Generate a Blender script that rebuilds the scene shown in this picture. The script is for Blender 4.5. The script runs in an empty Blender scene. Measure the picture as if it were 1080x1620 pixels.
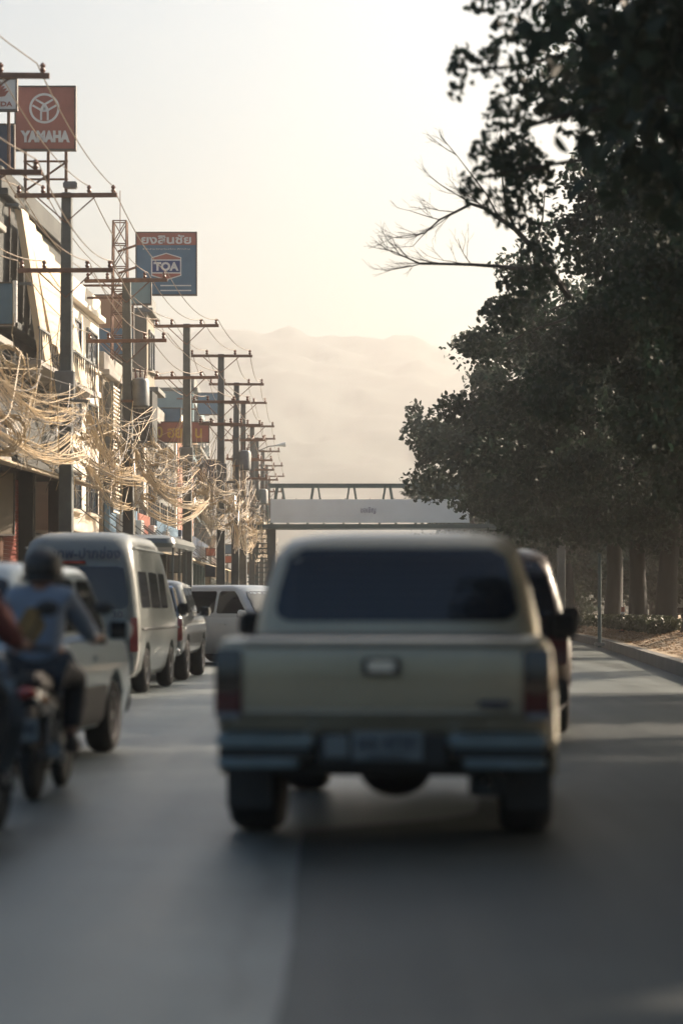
import bpy, bmesh, math, random
import numpy as np
from mathutils import Vector, Matrix

# ------------------------------------------------------------------ camera, world, sun, exposure
S = bpy.context.scene
COL = S.collection
F = 3825.0            # focal length in photograph pixels (85 mm on a 24 mm wide frame)
HC = 1.23             # camera height
HZ = 965.0            # horizon row in the photograph

cam_d = bpy.data.cameras.new('camera')
cam = bpy.data.objects.new('camera', cam_d)
COL.objects.link(cam)
cam.location = (0, 0, HC)
cam.rotation_euler = (math.radians(90), 0, 0)
cam_d.sensor_fit = 'HORIZONTAL'
cam_d.sensor_width = 24.0
cam_d.lens = 85.0
cam_d.shift_y = (HZ - 810.0) / 1080.0
cam_d.clip_start = 0.1
cam_d.clip_end = 5000
cam_d.dof.use_dof = True
cam_d.dof.focus_distance = 82.0
cam_d.dof.aperture_fstop = 1.2
cam_d.dof.aperture_blades = 9
S.camera = cam

SUN_EL = math.radians(29)
SUN_AZ = math.radians(54)      # measured from +Y towards +X
sun_dir = Vector((math.cos(SUN_EL) * math.sin(SUN_AZ), math.cos(SUN_EL) * math.cos(SUN_AZ), math.sin(SUN_EL)))
W = bpy.data.worlds.new('World')
S.world = W
W.use_nodes = True
nt = W.node_tree
bg = nt.nodes['Background']
sky = nt.nodes.new('ShaderNodeTexSky')
sky.sky_type = 'NISHITA'
sky.sun_disc = False
sky.sun_elevation = SUN_EL
sky.sun_rotation = SUN_AZ
sky.altitude = 0
sky.air_density = 1.0
sky.dust_density = 7.0
sky.ozone_density = 1.0
tint = nt.nodes.new('ShaderNodeMix')          # even, slightly green-blue cast of the whole sky
tint.data_type = 'RGBA'; tint.blend_type = 'MULTIPLY'; tint.inputs['Factor'].default_value = 1.0
tint.inputs[7].default_value = (0.86, 0.97, 0.98, 1)
nt.links.new(sky.outputs[0], tint.inputs[6])
nt.links.new(tint.outputs[2], bg.inputs[0])
bg.inputs[1].default_value = 0.07

sun_d = bpy.data.lights.new('sun', 'SUN')
sun_d.energy = 5.0
sun_d.angle = math.radians(0.6)
sun_d.color = (1.0, 0.80, 0.63)
sun = bpy.data.objects.new('sun', sun_d)
COL.objects.link(sun)
sun.location = (60, 40, 60)
sun.rotation_euler = (-sun_dir).to_track_quat('-Z', 'Y').to_euler()

S.view_settings.view_transform = 'Standard'
S.view_settings.look = 'None'
S.view_settings.gamma = 1.0
S.view_settings.use_curve_mapping = False
S.view_settings.exposure = 1.5
S.render.engine = 'CYCLES'
S.cycles.use_denoising = True
S.cycles.max_bounces = 6
S.cycles.diffuse_bounces = 3
S.cycles.glossy_bounces = 3
S.cycles.transmission_bounces = 3
S.cycles.volume_bounces = 2
S.cycles.transparent_max_bounces = 8
HAZE_DENSITY = 0.00085

R = random.Random(7)

# ------------------------------------------------------------------ helpers
def at(px, py, Y):
    """photograph pixel at distance Y -> place in the scene"""
    return Vector(((px - 540.0) * Y / F, Y, HC + (HZ - py) * Y / F))

MATS = {}
def mat(name, col, rough=0.6, metal=0.0, var=0.12, scale=3.0, bump=0.0, bscale=None, coat=0.0, spec=0.5, trans=0.0, stretch=None):
    if name in MATS:
        return MATS[name]
    m = bpy.data.materials.new(name)
    m.use_nodes = True
    n = m.node_tree
    b = n.nodes['Principled BSDF']
    tc = n.nodes.new('ShaderNodeTexCoord')
    src = tc.outputs['Object']
    if stretch:
        mp = n.nodes.new('ShaderNodeMapping')
        mp.inputs['Scale'].default_value = stretch
        n.links.new(src, mp.inputs[0]); src = mp.outputs[0]
    no = n.nodes.new('ShaderNodeTexNoise')
    no.inputs['Scale'].default_value = scale
    no.inputs['Detail'].default_value = 6
    no.inputs['Roughness'].default_value = 0.65
    n.links.new(src, no.inputs['Vector'])
    r = n.nodes.new('ShaderNodeValToRGB')
    r.color_ramp.elements[0].position = 0.3
    r.color_ramp.elements[1].position = 0.7
    r.color_ramp.elements[0].color = tuple(max(0, c * (1 - var)) for c in col) + (1,)
    r.color_ramp.elements[1].color = tuple(min(1, c * (1 + var)) for c in col) + (1,)
    n.links.new(no.outputs['Fac'], r.inputs[0])
    n.links.new(r.outputs[0], b.inputs['Base Color'])
    b.inputs['Roughness'].default_value = rough
    b.inputs['Metallic'].default_value = metal
    b.inputs['Coat Weight'].default_value = coat
    b.inputs['Coat Roughness'].default_value = 0.08
    b.inputs['Specular IOR Level'].default_value = spec
    if bump > 0:
        bn = n.nodes.new('ShaderNodeTexNoise')
        bn.inputs['Scale'].default_value = bscale or scale * 8
        bn.inputs['Detail'].default_value = 5
        n.links.new(src, bn.inputs['Vector'])
        bu = n.nodes.new('ShaderNodeBump')
        bu.inputs['Strength'].default_value = bump
        bu.inputs['Distance'].default_value = 0.02
        n.links.new(bn.outputs['Fac'], bu.inputs['Height'])
        n.links.new(bu.outputs[0], b.inputs['Normal'])
    if trans > 0:
        t = n.nodes.new('ShaderNodeBsdfTranslucent')
        n.links.new(r.outputs[0], t.inputs[0])
        mx = n.nodes.new('ShaderNodeMixShader')
        mx.inputs[0].default_value = trans
        n.links.new(b.outputs[0], mx.inputs[1])
        n.links.new(t.outputs[0], mx.inputs[2])
        n.links.new(mx.outputs[0], n.nodes['Material Output'].inputs[0])
    MATS[name] = m
    return m

def tag(o, label=None, cat=None, group=None, kind=None):
    if label: o['label'] = label
    if cat: o['category'] = cat
    if group: o['group'] = group
    if kind: o['kind'] = kind
    return o

def empty(name, loc, rz=0.0, label=None, cat=None, group=None):
    o = bpy.data.objects.new(name, None)
    COL.objects.link(o)
    o.location = loc
    o.rotation_euler = (0, 0, rz)
    o.empty_display_size = 0.2
    return tag(o, label, cat, group)

def link_mesh(name, me, m, parent=None):
    o = bpy.data.objects.new(name, me)
    COL.objects.link(o)
    if m is not None and len(me.materials) == 0:
        me.materials.append(m)
    if parent is not None:
        o.parent = parent
    return o

class MB:
    """collects shapes, builds one mesh object"""
    def __init__(self):
        self.v = []; self.f = []
    def add(self, vs, fs):
        o = len(self.v)
        self.v.extend([tuple(p) for p in vs])
        self.f.extend([tuple(i + o for i in q) for q in fs])
        return self
    def box(self, c, s, rot=None):
        x, y, z = s[0] / 2, s[1] / 2, s[2] / 2
        vs = [Vector(p) for p in ((-x,-y,-z),(x,-y,-z),(x,y,-z),(-x,y,-z),(-x,-y,z),(x,-y,z),(x,y,z),(-x,y,z))]
        if rot is not None:
            vs = [rot @ p for p in vs]
        c = Vector(c)
        return self.add([p + c for p in vs], [(0,3,2,1),(4,5,6,7),(0,1,5,4),(1,2,6,5),(2,3,7,6),(3,0,4,7)])
    def span(self, a, b):
        return self.box([(a[i] + b[i]) / 2 for i in range(3)], [abs(b[i] - a[i]) for i in range(3)])
    def tube(self, path, r, n=6, cap=True):
        path = [Vector(p) for p in path]
        rs = r if isinstance(r, (list, tuple)) else [r] * len(path)
        vs = []; fs = []
        prev = None
        for i, p in enumerate(path):
            a = path[max(i - 1, 0)]; b = path[min(i + 1, len(path) - 1)]
            t = (b - a)
            t = t.normalized() if t.length > 1e-9 else Vector((0, 0, 1))
            ref = Vector((0, 0, 1)) if abs(t.z) < 0.95 else Vector((1, 0, 0))
            u = t.cross(ref).normalized()
            if prev is not None and u.dot(prev) < 0: u = -u
            prev = u
            w = t.cross(u).normalized()
            for k in range(n):
                an = 2 * math.pi * k / n
                vs.append(p + (u * math.cos(an) + w * math.sin(an)) * rs[i])
        for i in range(len(path) - 1):
            for k in range(n):
                k2 = (k + 1) % n
                fs.append((i * n + k, i * n + k2, (i + 1) * n + k2, (i + 1) * n + k))
        if cap:
            fs.append(tuple(range(n - 1, -1, -1)))
            fs.append(tuple((len(path) - 1) * n + k for k in range(n)))
        return self.add(vs, fs)
    def ball(self, c, r, nu=12, nv=8):
        rx, ry, rz = r if isinstance(r, (list, tuple)) else (r, r, r)
        vs = [(c[0], c[1], c[2] - rz)]
        for j in range(1, nv):
            th = math.pi * j / nv
            for i in range(nu):
                ph = 2 * math.pi * i / nu
                vs.append((c[0] + rx * math.sin(th) * math.cos(ph), c[1] + ry * math.sin(th) * math.sin(ph), c[2] - rz * math.cos(th)))
        vs.append((c[0], c[1], c[2] + rz))
        fs = []
        for i in range(nu):
            fs.append((0, 1 + (i + 1) % nu, 1 + i))
            fs.append((len(vs) - 1, 1 + (nv - 2) * nu + i, 1 + (nv - 2) * nu + (i + 1) % nu))
        for j in range(nv - 2):
            for i in range(nu):
                a = 1 + j * nu + i; b = 1 + j * nu + (i + 1) % nu
                fs.append((a, b, b + nu, a + nu))
        return self.add(vs, fs)
    def loft(self, rings, cap0=True, cap1=True):
        n = len(rings[0]); vs = [p for r in rings for p in r]; fs = []
        for j in range(len(rings) - 1):
            for i in range(n):
                i2 = (i + 1) % n
                fs.append((j * n + i, j * n + i2, (j + 1) * n + i2, (j + 1) * n + i))
        if cap0: fs.append(tuple(range(n - 1, -1, -1)))
        if cap1: fs.append(tuple((len(rings) - 1) * n + i for i in range(n)))
        return self.add(vs, fs)
    def lathe_x(self, prof, c, n=28):
        """profile of (x, r) turned about the x axis through c"""
        rings = []
        for (x, r) in prof:
            rings.append([(c[0] + x, c[1] + r * math.cos(2 * math.pi * k / n), c[2] + r * math.sin(2 * math.pi * k / n)) for k in range(n)])
        return self.loft(rings)
    def prism(self, poly, ax, d0, d1):
        """poly in 2D, extruded along axis ax from d0 to d1"""
        def put(p, d):
            if ax == 'x': return (d, p[0], p[1])
            if ax == 'y': return (p[0], d, p[1])
            return (p[0], p[1], d)
        n = len(poly)
        vs = [put(p, d0) for p in poly] + [put(p, d1) for p in poly]
        fs = [tuple(range(n)), tuple(range(2 * n - 1, n - 1, -1))] + [(i, n + i, n + (i + 1) % n, (i + 1) % n) for i in range(n)]
        return self.add(vs, fs)
    def build(self, name, m, parent=None, smooth=False, angle=40, bevel=0.0, seg=2, fix=True):
        me = bpy.data.meshes.new(name)
        me.from_pydata(self.v, [], self.f)
        if fix or bevel > 0:
            bm = bmesh.new(); bm.from_mesh(me)
            if bevel > 0:
                es = [e for e in bm.edges if len(e.link_faces) == 2 and e.calc_face_angle(0) > math.radians(30)]
                bmesh.ops.bevel(bm, geom=es, offset=bevel, segments=seg, affect='EDGES', clamp_overlap=True)
            bmesh.ops.recalc_face_normals(bm, faces=bm.faces)
            bm.to_mesh(me); bm.free()
        if smooth:
            me.shade_smooth()
            me.set_sharp_from_angle(angle=math.radians(angle))
        me.update()
        return link_mesh(name, me, m, parent)

def text_mesh(body, size, offset=0.0, extrude=0.004, align='CENTER', squeeze=1.0, fit=None):
    cu = bpy.data.curves.new('lettering', 'FONT')
    cu.body = body; cu.size = size; cu.offset = offset; cu.extrude = extrude
    cu.align_x = align; cu.align_y = 'CENTER'; cu.resolution_u = 3
    o = bpy.data.objects.new('lettering', cu)
    COL.objects.link(o)
    bpy.context.view_layer.update()
    dg = bpy.context.evaluated_depsgraph_get()
    me = bpy.data.meshes.new_from_object(o.evaluated_get(dg))
    bpy.data.objects.remove(o)
    if len(me.vertices):
        co = np.array([v.co for v in me.vertices])
        lo, hi = co.min(0), co.max(0)
        c = (lo + hi) / 2
        sx = sy = 1.0
        if fit:
            sx = fit[0] / max(hi[0] - lo[0], 1e-6)
            sy = fit[1] / max(hi[1] - lo[1], 1e-6)
        for v in me.vertices:
            v.co.x = (v.co.x - c[0]) * sx * squeeze
            v.co.y = (v.co.y - c[1]) * sy
    me.materials.clear()
    return me

def lettering(body, size, m, parent, loc, fit=None, offset=0.0, name='lettering', tilt=0.0, rz=0.0):
    """flat text that faces -Y"""
    me = text_mesh(body, size, offset, fit=fit)
    o = link_mesh(name, me, m, parent)
    o.location = loc
    o.rotation_euler = (math.radians(90) + tilt, 0, rz)
    return o

def skin_obj(name, verts, edges, radii, m, parent, root=0, sub=2):
    me = bpy.data.meshes.new(name)
    me.from_pydata(verts, edges, [])
    o = link_mesh(name, me, m, parent)
    sk = o.modifiers.new('Skin', 'SKIN')
    sk.use_smooth_shade = True
    layer = me.skin_vertices[0]
    for i, r in enumerate(radii):
        rr = r if isinstance(r, (tuple, list)) else (r, r)
        layer.data[i].radius = rr
        layer.data[i].use_root = (i == root)
    sb = o.modifiers.new('Subdivision', 'SUBSURF')
    sb.levels = sub; sb.render_levels = sub
    return o

# ------------------------------------------------------------------ materials
asphalt = mat('asphalt', (0.118, 0.134, 0.129), 0.42, var=0.22, scale=0.55, bump=0.12, bscale=90, spec=0.5)
def road_surface(m, dark):
    n = m.node_tree; b = n.nodes['Principled BSDF']
    base = b.inputs['Base Color'].links[0].from_socket
    tc = n.nodes.new('ShaderNodeTexCoord'); mp = n.nodes.new('ShaderNodeMapping')
    mp.inputs['Scale'].default_value = (1.6, 0.05, 1)
    n.links.new(tc.outputs['Object'], mp.inputs[0])
    st = n.nodes.new('ShaderNodeTexNoise'); st.inputs['Scale'].default_value = 1.0; st.inputs['Detail'].default_value = 4
    n.links.new(mp.outputs[0], st.inputs['Vector'])
    fine = n.nodes.new('ShaderNodeTexNoise'); fine.inputs['Scale'].default_value = 38; fine.inputs['Detail'].default_value = 3
    n.links.new(tc.outputs['Object'], fine.inputs['Vector'])
    vo = n.nodes.new('ShaderNodeTexVoronoi'); vo.feature = 'DISTANCE_TO_EDGE'; vo.inputs['Scale'].default_value = 0.35
    wn = n.nodes.new('ShaderNodeTexNoise'); wn.inputs['Scale'].default_value = 1.3; wn.inputs['Detail'].default_value = 5
    n.links.new(tc.outputs['Object'], wn.inputs['Vector'])
    vm = n.nodes.new('ShaderNodeMix'); vm.data_type = 'VECTOR'; vm.inputs['Factor'].default_value = 0.35
    n.links.new(tc.outputs['Object'], vm.inputs[4]); n.links.new(wn.outputs['Color'], vm.inputs[5]); n.links.new(vm.outputs[1], vo.inputs['Vector'])
    def ramp(src, p0, p1, v0, v1):
        r = n.nodes.new('ShaderNodeMapRange'); r.inputs['From Min'].default_value = p0; r.inputs['From Max'].default_value = p1
        r.inputs['To Min'].default_value = v0; r.inputs['To Max'].default_value = v1
        n.links.new(src, r.inputs['Value']); return r.outputs[0]
    def mul(a, c):
        k = n.nodes.new('ShaderNodeMath'); k.operation = 'MULTIPLY'; n.links.new(a, k.inputs[0]); n.links.new(c, k.inputs[1]); return k.outputs[0]
    f = mul(mul(ramp(st.outputs['Fac'], .3, .7, 1 - dark, 1 + dark), ramp(fine.outputs['Fac'], .3, .7, .75, 1.25)), ramp(vo.outputs['Distance'], 0.0, 0.012, .75, 1.0))
    mx = n.nodes.new('ShaderNodeMix'); mx.data_type = 'RGBA'; mx.blend_type = 'MULTIPLY'; mx.inputs['Factor'].default_value = 1
    n.links.new(base, mx.inputs[6]); n.links.new(f, mx.inputs[7])
    n.links.new(mx.outputs[2], b.inputs['Base Color'])
    n.links.new(ramp(st.outputs['Fac'], .3, .7, b.inputs['Roughness'].default_value - .07, b.inputs['Roughness'].default_value + .1), b.inputs['Roughness'])
road_surface(asphalt, 0.22)
asphalt_shaded = mat('road_shade_sheet', (0.036, 0.045, 0.045), 0.55, var=0.25, scale=0.7, bump=0.15, bscale=90, spec=0.35)  # darker copy of the asphalt, used for the painted shade
road_surface(asphalt_shaded, 0.15)
concrete = mat('concrete', (0.23, 0.22, 0.20), 0.85, var=0.2, scale=1.2, bump=0.3)
concrete_pole = mat('concrete_pole', (0.095, 0.105, 0.10), 0.85, var=0.25, scale=2.5, bump=0.2)
kerb_m = mat('kerb_concrete', (0.11, 0.11, 0.10), 0.85, var=0.3, scale=1.0, bump=0.3)
soil = mat('dry_soil', (0.30, 0.235, 0.155), 0.95, var=0.35, scale=1.6, bump=0.6, bscale=12)
earth = mat('earth', (0.11, 0.11, 0.07), 0.95, var=0.4, scale=0.08, bump=0.2, bscale=2)
forest = mat('forest_slope', (0.030, 0.045, 0.040), 0.95, var=0.5, scale=0.05, bump=0.4, bscale=0.4)
rust_steel = mat('rusty_steel', (0.16, 0.09, 0.06), 0.7, metal=0.2, var=0.35, scale=4)
grey_steel = mat('grey_steel', (0.14, 0.15, 0.15), 0.5, metal=0.4, var=0.2, scale=4)
teal_steel = mat('teal_painted_steel', (0.05, 0.085, 0.085), 0.55, var=0.2, scale=2)
cable_m = mat('dusty_cable', (0.40, 0.30, 0.17), 0.3, var=0.35, scale=1.2)
black_cable = mat('black_cable', (0.05, 0.045, 0.04), 0.5, var=0.3, scale=2)
wire_m = mat('weathered_wire', (0.24, 0.19, 0.14), 0.5, var=0.2, scale=2)
porcelain = mat('brown_porcelain', (0.13, 0.06, 0.04), 0.25, var=0.15)
bark = mat('bark', (0.018, 0.020, 0.018), 0.9, var=0.35, scale=4, bump=0.6, bscale=18, stretch=(1, 1, 0.25))
leaf_a = mat('leaf_dark', (0.018, 0.036, 0.024), 0.6, var=0.45, scale=0.9, trans=0.28, spec=0.2)
leaf_b = mat('leaf_mid', (0.028, 0.050, 0.032), 0.6, var=0.45, scale=0.7, trans=0.16, spec=0.2)
grass_m = mat('hedge_leaf', (0.045, 0.058, 0.025), 0.6, var=0.4, scale=2, trans=0.15)
glass_dark = mat('tinted_glass', (0.012, 0.014, 0.018), 0.05, var=0.1, spec=0.6)
glass_win = mat('window_glass', (0.03, 0.04, 0.05), 0.08, var=0.3, scale=0.6, spec=0.6)
black_plastic = mat('black_plastic', (0.018, 0.018, 0.018), 0.55, var=0.2)
rubber = mat('tyre_rubber', (0.016, 0.016, 0.016), 0.85, var=0.25, scale=6)
chrome = mat('chrome', (0.62, 0.64, 0.66), 0.16, metal=1.0, var=0.05)
dull_chrome = mat('dull_chrome', (0.20, 0.25, 0.28), 0.32, metal=1.0, var=0.15, scale=6)
alloy = mat('alloy_rim', (0.35, 0.35, 0.36), 0.35, metal=0.9, var=0.1)
lamp_red = mat('red_lamp', (0.22, 0.018, 0.012), 0.15, var=0.2, coat=0.6)
lamp_dark = mat('deep_red_lamp', (0.08, 0.010, 0.008), 0.2, var=0.2, coat=0.4)
lamp_smoke = mat('smoked_lamp', (0.022, 0.016, 0.016), 0.15, var=0.2, coat=0.5)
lamp_clear = mat('clear_lamp', (0.22, 0.23, 0.24), 0.12, var=0.15, coat=0.6)
lamp_amber = mat('amber_lamp', (0.35, 0.13, 0.03), 0.2, var=0.2, coat=0.5)
gold_paint = mat('gold_paint', (0.31, 0.265, 0.185), 0.32, metal=0.5, var=0.12, scale=1.5, coat=0.6)
maroon_paint = mat('maroon_paint', (0.016, 0.006, 0.006), 0.3, var=0.1, coat=0.8)
white_paint = mat('white_paint', (0.36, 0.39, 0.41), 0.32, var=0.06, scale=1.2, coat=0.6)
pale_paint = mat('pale_grey_paint', (0.27, 0.33, 0.36), 0.3, metal=0.1, var=0.06, coat=0.7)
cream_paint = mat('cream_paint', (0.12, 0.135, 0.13), 0.34, var=0.08, coat=0.5)
charcoal_paint = mat('charcoal_paint', (0.10, 0.11, 0.115), 0.28, metal=0.3, var=0.08, coat=0.8)
plate_m = mat('number_plate', (0.13, 0.15, 0.155), 0.5, var=0.06)
ink = mat('dark_ink', (0.02, 0.025, 0.05), 0.6, var=0.1)
ink_blue = mat('blue_ink', (0.03, 0.05, 0.16), 0.6, var=0.1)
sign_white = mat('sign_white', (0.62, 0.62, 0.60), 0.55, var=0.1, scale=2)
sign_red = mat('sign_red', (0.33, 0.12, 0.085), 0.55, var=0.15, scale=1.5)
sign_blue = mat('sign_blue', (0.085, 0.165, 0.24), 0.55, var=0.15, scale=1.5)
sign_navy = mat('sign_navy', (0.025, 0.05, 0.09), 0.55, var=0.15, scale=1.5)
sign_tan = mat('sign_tan', (0.33, 0.21, 0.13), 0.6, var=0.12, scale=1.5)
sign_yellow = mat('sign_yellow', (0.55, 0.33, 0.05), 0.55, var=0.15, scale=1.5)
sign_back = mat('sign_frame', (0.10, 0.09, 0.08), 0.6, var=0.2)
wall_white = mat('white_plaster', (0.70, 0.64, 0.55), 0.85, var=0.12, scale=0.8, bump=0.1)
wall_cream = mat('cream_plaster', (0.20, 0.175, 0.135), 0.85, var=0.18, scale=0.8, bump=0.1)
wall_dark = mat('dark_shaded_plaster', (0.045, 0.05, 0.047), 0.88, var=0.3, scale=0.7, bump=0.15)  # balcony shade is put into this dark base colour
wall_grey = mat('grey_plaster', (0.16, 0.17, 0.16), 0.85, var=0.2, scale=0.8, bump=0.1)
wall_teal = mat('teal_plaster', (0.17, 0.25, 0.27), 0.85, var=0.15, scale=0.8)
wall_pink = mat('pink_plaster', (0.40, 0.20, 0.15), 0.85, var=0.15, scale=0.8)
shutter_m = mat('shutter_metal', (0.20, 0.20, 0.19), 0.5, metal=0.4, var=0.2, scale=2)
shutter_red = mat('red_shutter', (0.26, 0.07, 0.05), 0.55, var=0.2, scale=2)
awning_m = mat('awning_sheet', (0.50, 0.42, 0.30), 0.6, var=0.2, scale=1.0)
slat_m = mat('corrugated_slat', (0.46, 0.37, 0.25), 0.5, metal=0.15, var=0.15, scale=2.0, stretch=(1, 1, 0.2))
skin_m = mat('skin', (0.24, 0.125, 0.08), 0.55, var=0.1, scale=8)
shirt_blue = mat('pale_blue_shirt', (0.15, 0.19, 0.25), 0.85, var=0.12, scale=6, bump=0.3, bscale=20)
shirt_red = mat('red_jacket', (0.11, 0.03, 0.028), 0.8, var=0.15, scale=6, bump=0.3, bscale=20)
trousers_m = mat('dark_trousers', (0.022, 0.025, 0.03), 0.85, var=0.2, scale=6, bump=0.3, bscale=20)
shoe_m = mat('dark_shoe', (0.03, 0.026, 0.024), 0.7, var=0.2)
emblem_m = mat('ochre_emblem', (0.20, 0.115, 0.035), 0.8, var=0.3, scale=14)
banner_m = mat('banner_cloth', (0.60, 0.67, 0.70), 0.8, var=0.05, scale=0.8)

# ------------------------------------------------------------------ road layout
def bend(Y):
    if Y < 70: return 0.0
    if Y < 170: return 0.0006 * (Y - 70) ** 2
    return 6.0 + 0.12 * (Y - 170)
def left_x(lat, Y): return 0.047 * Y + lat - bend(Y)
def right_x(lat, Y): return 0.066 * Y + lat - bend(Y)
KL, KR = -8.0, 3.3          # kerb lines
YS = [-30, -15, 0, 5, 10, 15, 20, 25, 30, 36, 43, 50, 57, 64, 71, 78, 85, 92, 99, 106, 114, 122, 130, 140, 150, 160, 170, 200, 240, 300, 400, 480]

def strip(name, fa, fb, z, m, ys=YS, thick=0.0, wall=False):
    mb = MB(); vs = []; fs = []
    for Y in ys:
        vs += [(fa(Y), Y, z), (fb(Y), Y, z)]
    for i in range(len(ys) - 1):
        fs.append((2 * i, 2 * i + 1, 2 * i + 3, 2 * i + 2))
    mb.add(vs, fs)
    if thick:
        n = len(ys)
        for fn in (fa, fb):
            vs = []
            for Y in ys: vs += [(fn(Y), Y, z), (fn(Y), Y, z - thick)]
            mb.add(vs, [(2 * i, 2 * i + 1, 2 * i + 3, 2 * i + 2) for i in range(n - 1)])
    o = mb.build(name, m, fix=not thick)
    return tag(o, kind='structure')

g = MB().add([(-1100, -70, -0.06), (1100, -70, -0.06), (1100, 1500, -0.06), (-1100, 1500, -0.06)], [(0, 1, 2, 3)]).build('ground', earth)
tag(g, kind='structure')
strip('road', lambda Y: left_x(KL - 0.1, Y), lambda Y: right_x(KR + 0.1, Y), 0.0, asphalt)
strip('left_pavement', lambda Y: left_x(KL - 6.2, Y), lambda Y: left_x(KL - 0.25, Y), 0.14, concrete, thick=0.2)
strip('left_kerb', lambda Y: left_x(KL - 0.25, Y), lambda Y: left_x(KL, Y), 0.15, kerb_m, thick=0.2)
strip('right_kerb', lambda Y: right_x(KR, Y), lambda Y: right_x(KR + 0.22, Y), 0.27, kerb_m, thick=0.4)
BANK = [(KR + .22, .26), (KR + .6, .29), (KR + 1.3, .48), (KR + 2.0, .66), (KR + 3.0, .74), (KR + 8, .78), (KR + 24, .8)]
def bank_z(lat): return float(np.interp(lat, [b[0] for b in BANK], [b[1] for b in BANK]))
bk = MB(); rb_ = random.Random(9)
yy_ = [-30 + 1.5 * k for k in range(141)] + [200, 240, 300, 400, 480]
bk.add([(right_x(l, Y), Y, z + (rb_.uniform(-.025, .025) if j > 0 else 0)) for Y in yy_ for j, (l, z) in enumerate(BANK)],
       [(i * 7 + j, i * 7 + j + 1, (i + 1) * 7 + j + 1, (i + 1) * 7 + j) for i in range(len(yy_) - 1) for j in range(6)])
tag(bk.build('right_verge', soil, smooth=True, angle=80, fix=False), kind='structure')
# dark sheet over the road: tree shade and reflection painted as colour, uneven edge
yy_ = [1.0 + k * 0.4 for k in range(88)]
def shade_left(Y):
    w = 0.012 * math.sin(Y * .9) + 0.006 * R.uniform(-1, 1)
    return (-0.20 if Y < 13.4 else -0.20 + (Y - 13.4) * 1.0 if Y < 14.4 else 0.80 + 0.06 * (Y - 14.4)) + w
pv = [(shade_left(Y), Y) for Y in yy_]
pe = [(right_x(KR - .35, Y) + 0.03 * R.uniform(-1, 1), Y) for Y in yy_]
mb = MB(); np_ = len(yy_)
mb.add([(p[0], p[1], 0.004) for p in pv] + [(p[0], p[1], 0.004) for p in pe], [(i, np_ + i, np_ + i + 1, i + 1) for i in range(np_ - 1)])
tag(mb.build('road_shade_sheet', asphalt_shaded), kind='structure')

# ------------------------------------------------------------------ mountain
def ridge():
    nx, ny = 420, 60
    keys = [(-6000, 640), (-2500, 600), (-900, 575), (-200, 560), (240, 534), (330, 522), (400, 517), (450, 520), (500, 531), (545, 536), (600, 541), (650, 538), (690, 551), (730, 566), (850, 590), (1100, 620), (1800, 650), (3500, 620), (7000, 660)]
    kx = [k[0] for k in keys]; ky = [k[1] for k in keys]
    X = np.linspace(-1080, 1080, nx)
    Yd = 1320.0
    px = 540 + X * F / Yd
    top = HC + (HZ - np.interp(px, kx, ky)) * Yd / F
    rg = np.random.default_rng(3)
    # smooth value noise
    def noise2(n, m, cells_x, cells_y):
        g = rg.random((cells_y + 2, cells_x + 2))
        yy = np.linspace(0, cells_y - 1e-3, m); xx = np.linspace(0, cells_x - 1e-3, n)
        yi = yy.astype(int); xi = xx.astype(int)
        fy = (yy - yi)[:, None]; fx = (xx - xi)[None, :]
        fy = fy * fy * (3 - 2 * fy); fx = fx * fx * (3 - 2 * fx)
        a = g[np.ix_(yi, xi)]; b = g[np.ix_(yi, xi + 1)]; c = g[np.ix_(yi + 1, xi)]; d = g[np.ix_(yi + 1, xi + 1)]
        return (a * (1 - fx) + b * fx) * (1 - fy) + (c * (1 - fx) + d * fx) * fy
    hn = noise2(nx, ny, 26, 8) - 0.5
    hn2 = noise2(nx, ny, 160, 30) - 0.5
    hn3 = noise2(nx, ny, 400, 58) - 0.5
    tY = np.linspace(0, 1, ny)
    ypos = 760 + 683 * tY
    prof = np.where(tY < 0.82, (np.clip(tY / 0.82, 0, 1)) ** 0.85, 1 - 0.35 * (tY - 0.82) / 0.18)
    Z = prof[:, None] * top[None, :] + (hn * 7 * np.sin(np.clip(tY / 0.82, 0, 1) * math.pi)[:, None]) + (hn2 * 6.5 + hn3 * 4.5) * np.clip(tY * 4, 0, 1)[:, None]
    Z[0, :] = -0.1
    vs = np.zeros((ny * nx, 3))
    vs[:, 0] = np.tile(X, ny); vs[:, 1] = np.repeat(ypos, nx); vs[:, 2] = Z.ravel()
    idx = np.arange(ny * nx).reshape(ny, nx)
    fs = np.stack([idx[:-1, :-1], idx[:-1, 1:], idx[1:, 1:], idx[1:, :-1]], -1).reshape(-1, 4)
    me = bpy.data.meshes.new('mountain')
    me.from_pydata(vs.tolist(), [], fs.tolist())
    me.shade_smooth()
    o = link_mesh('mountain', me, forest)
    tag(o, kind='structure')
    return float(Z.max())
MOUNT_TOP = ridge()

# ------------------------------------------------------------------ trees
def quads_mesh(name, V, nper, m):
    """V: (n, nper, 3) polygons"""
    n = V.shape[0]
    me = bpy.data.meshes.new(name)
    me.vertices.add(n * nper)
    me.vertices.foreach_set('co', V.reshape(-1).astype(np.float32))
    me.loops.add(n * nper)
    me.loops.foreach_set('vertex_index', np.arange(n * nper, dtype=np.int32))
    me.polygons.add(n)
    me.polygons.foreach_set('loop_start', np.arange(0, n * nper, nper, dtype=np.int32))
    me.update(calc_edges=True)
    me.validate()
    me.materials.append(m)
    return me

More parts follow.
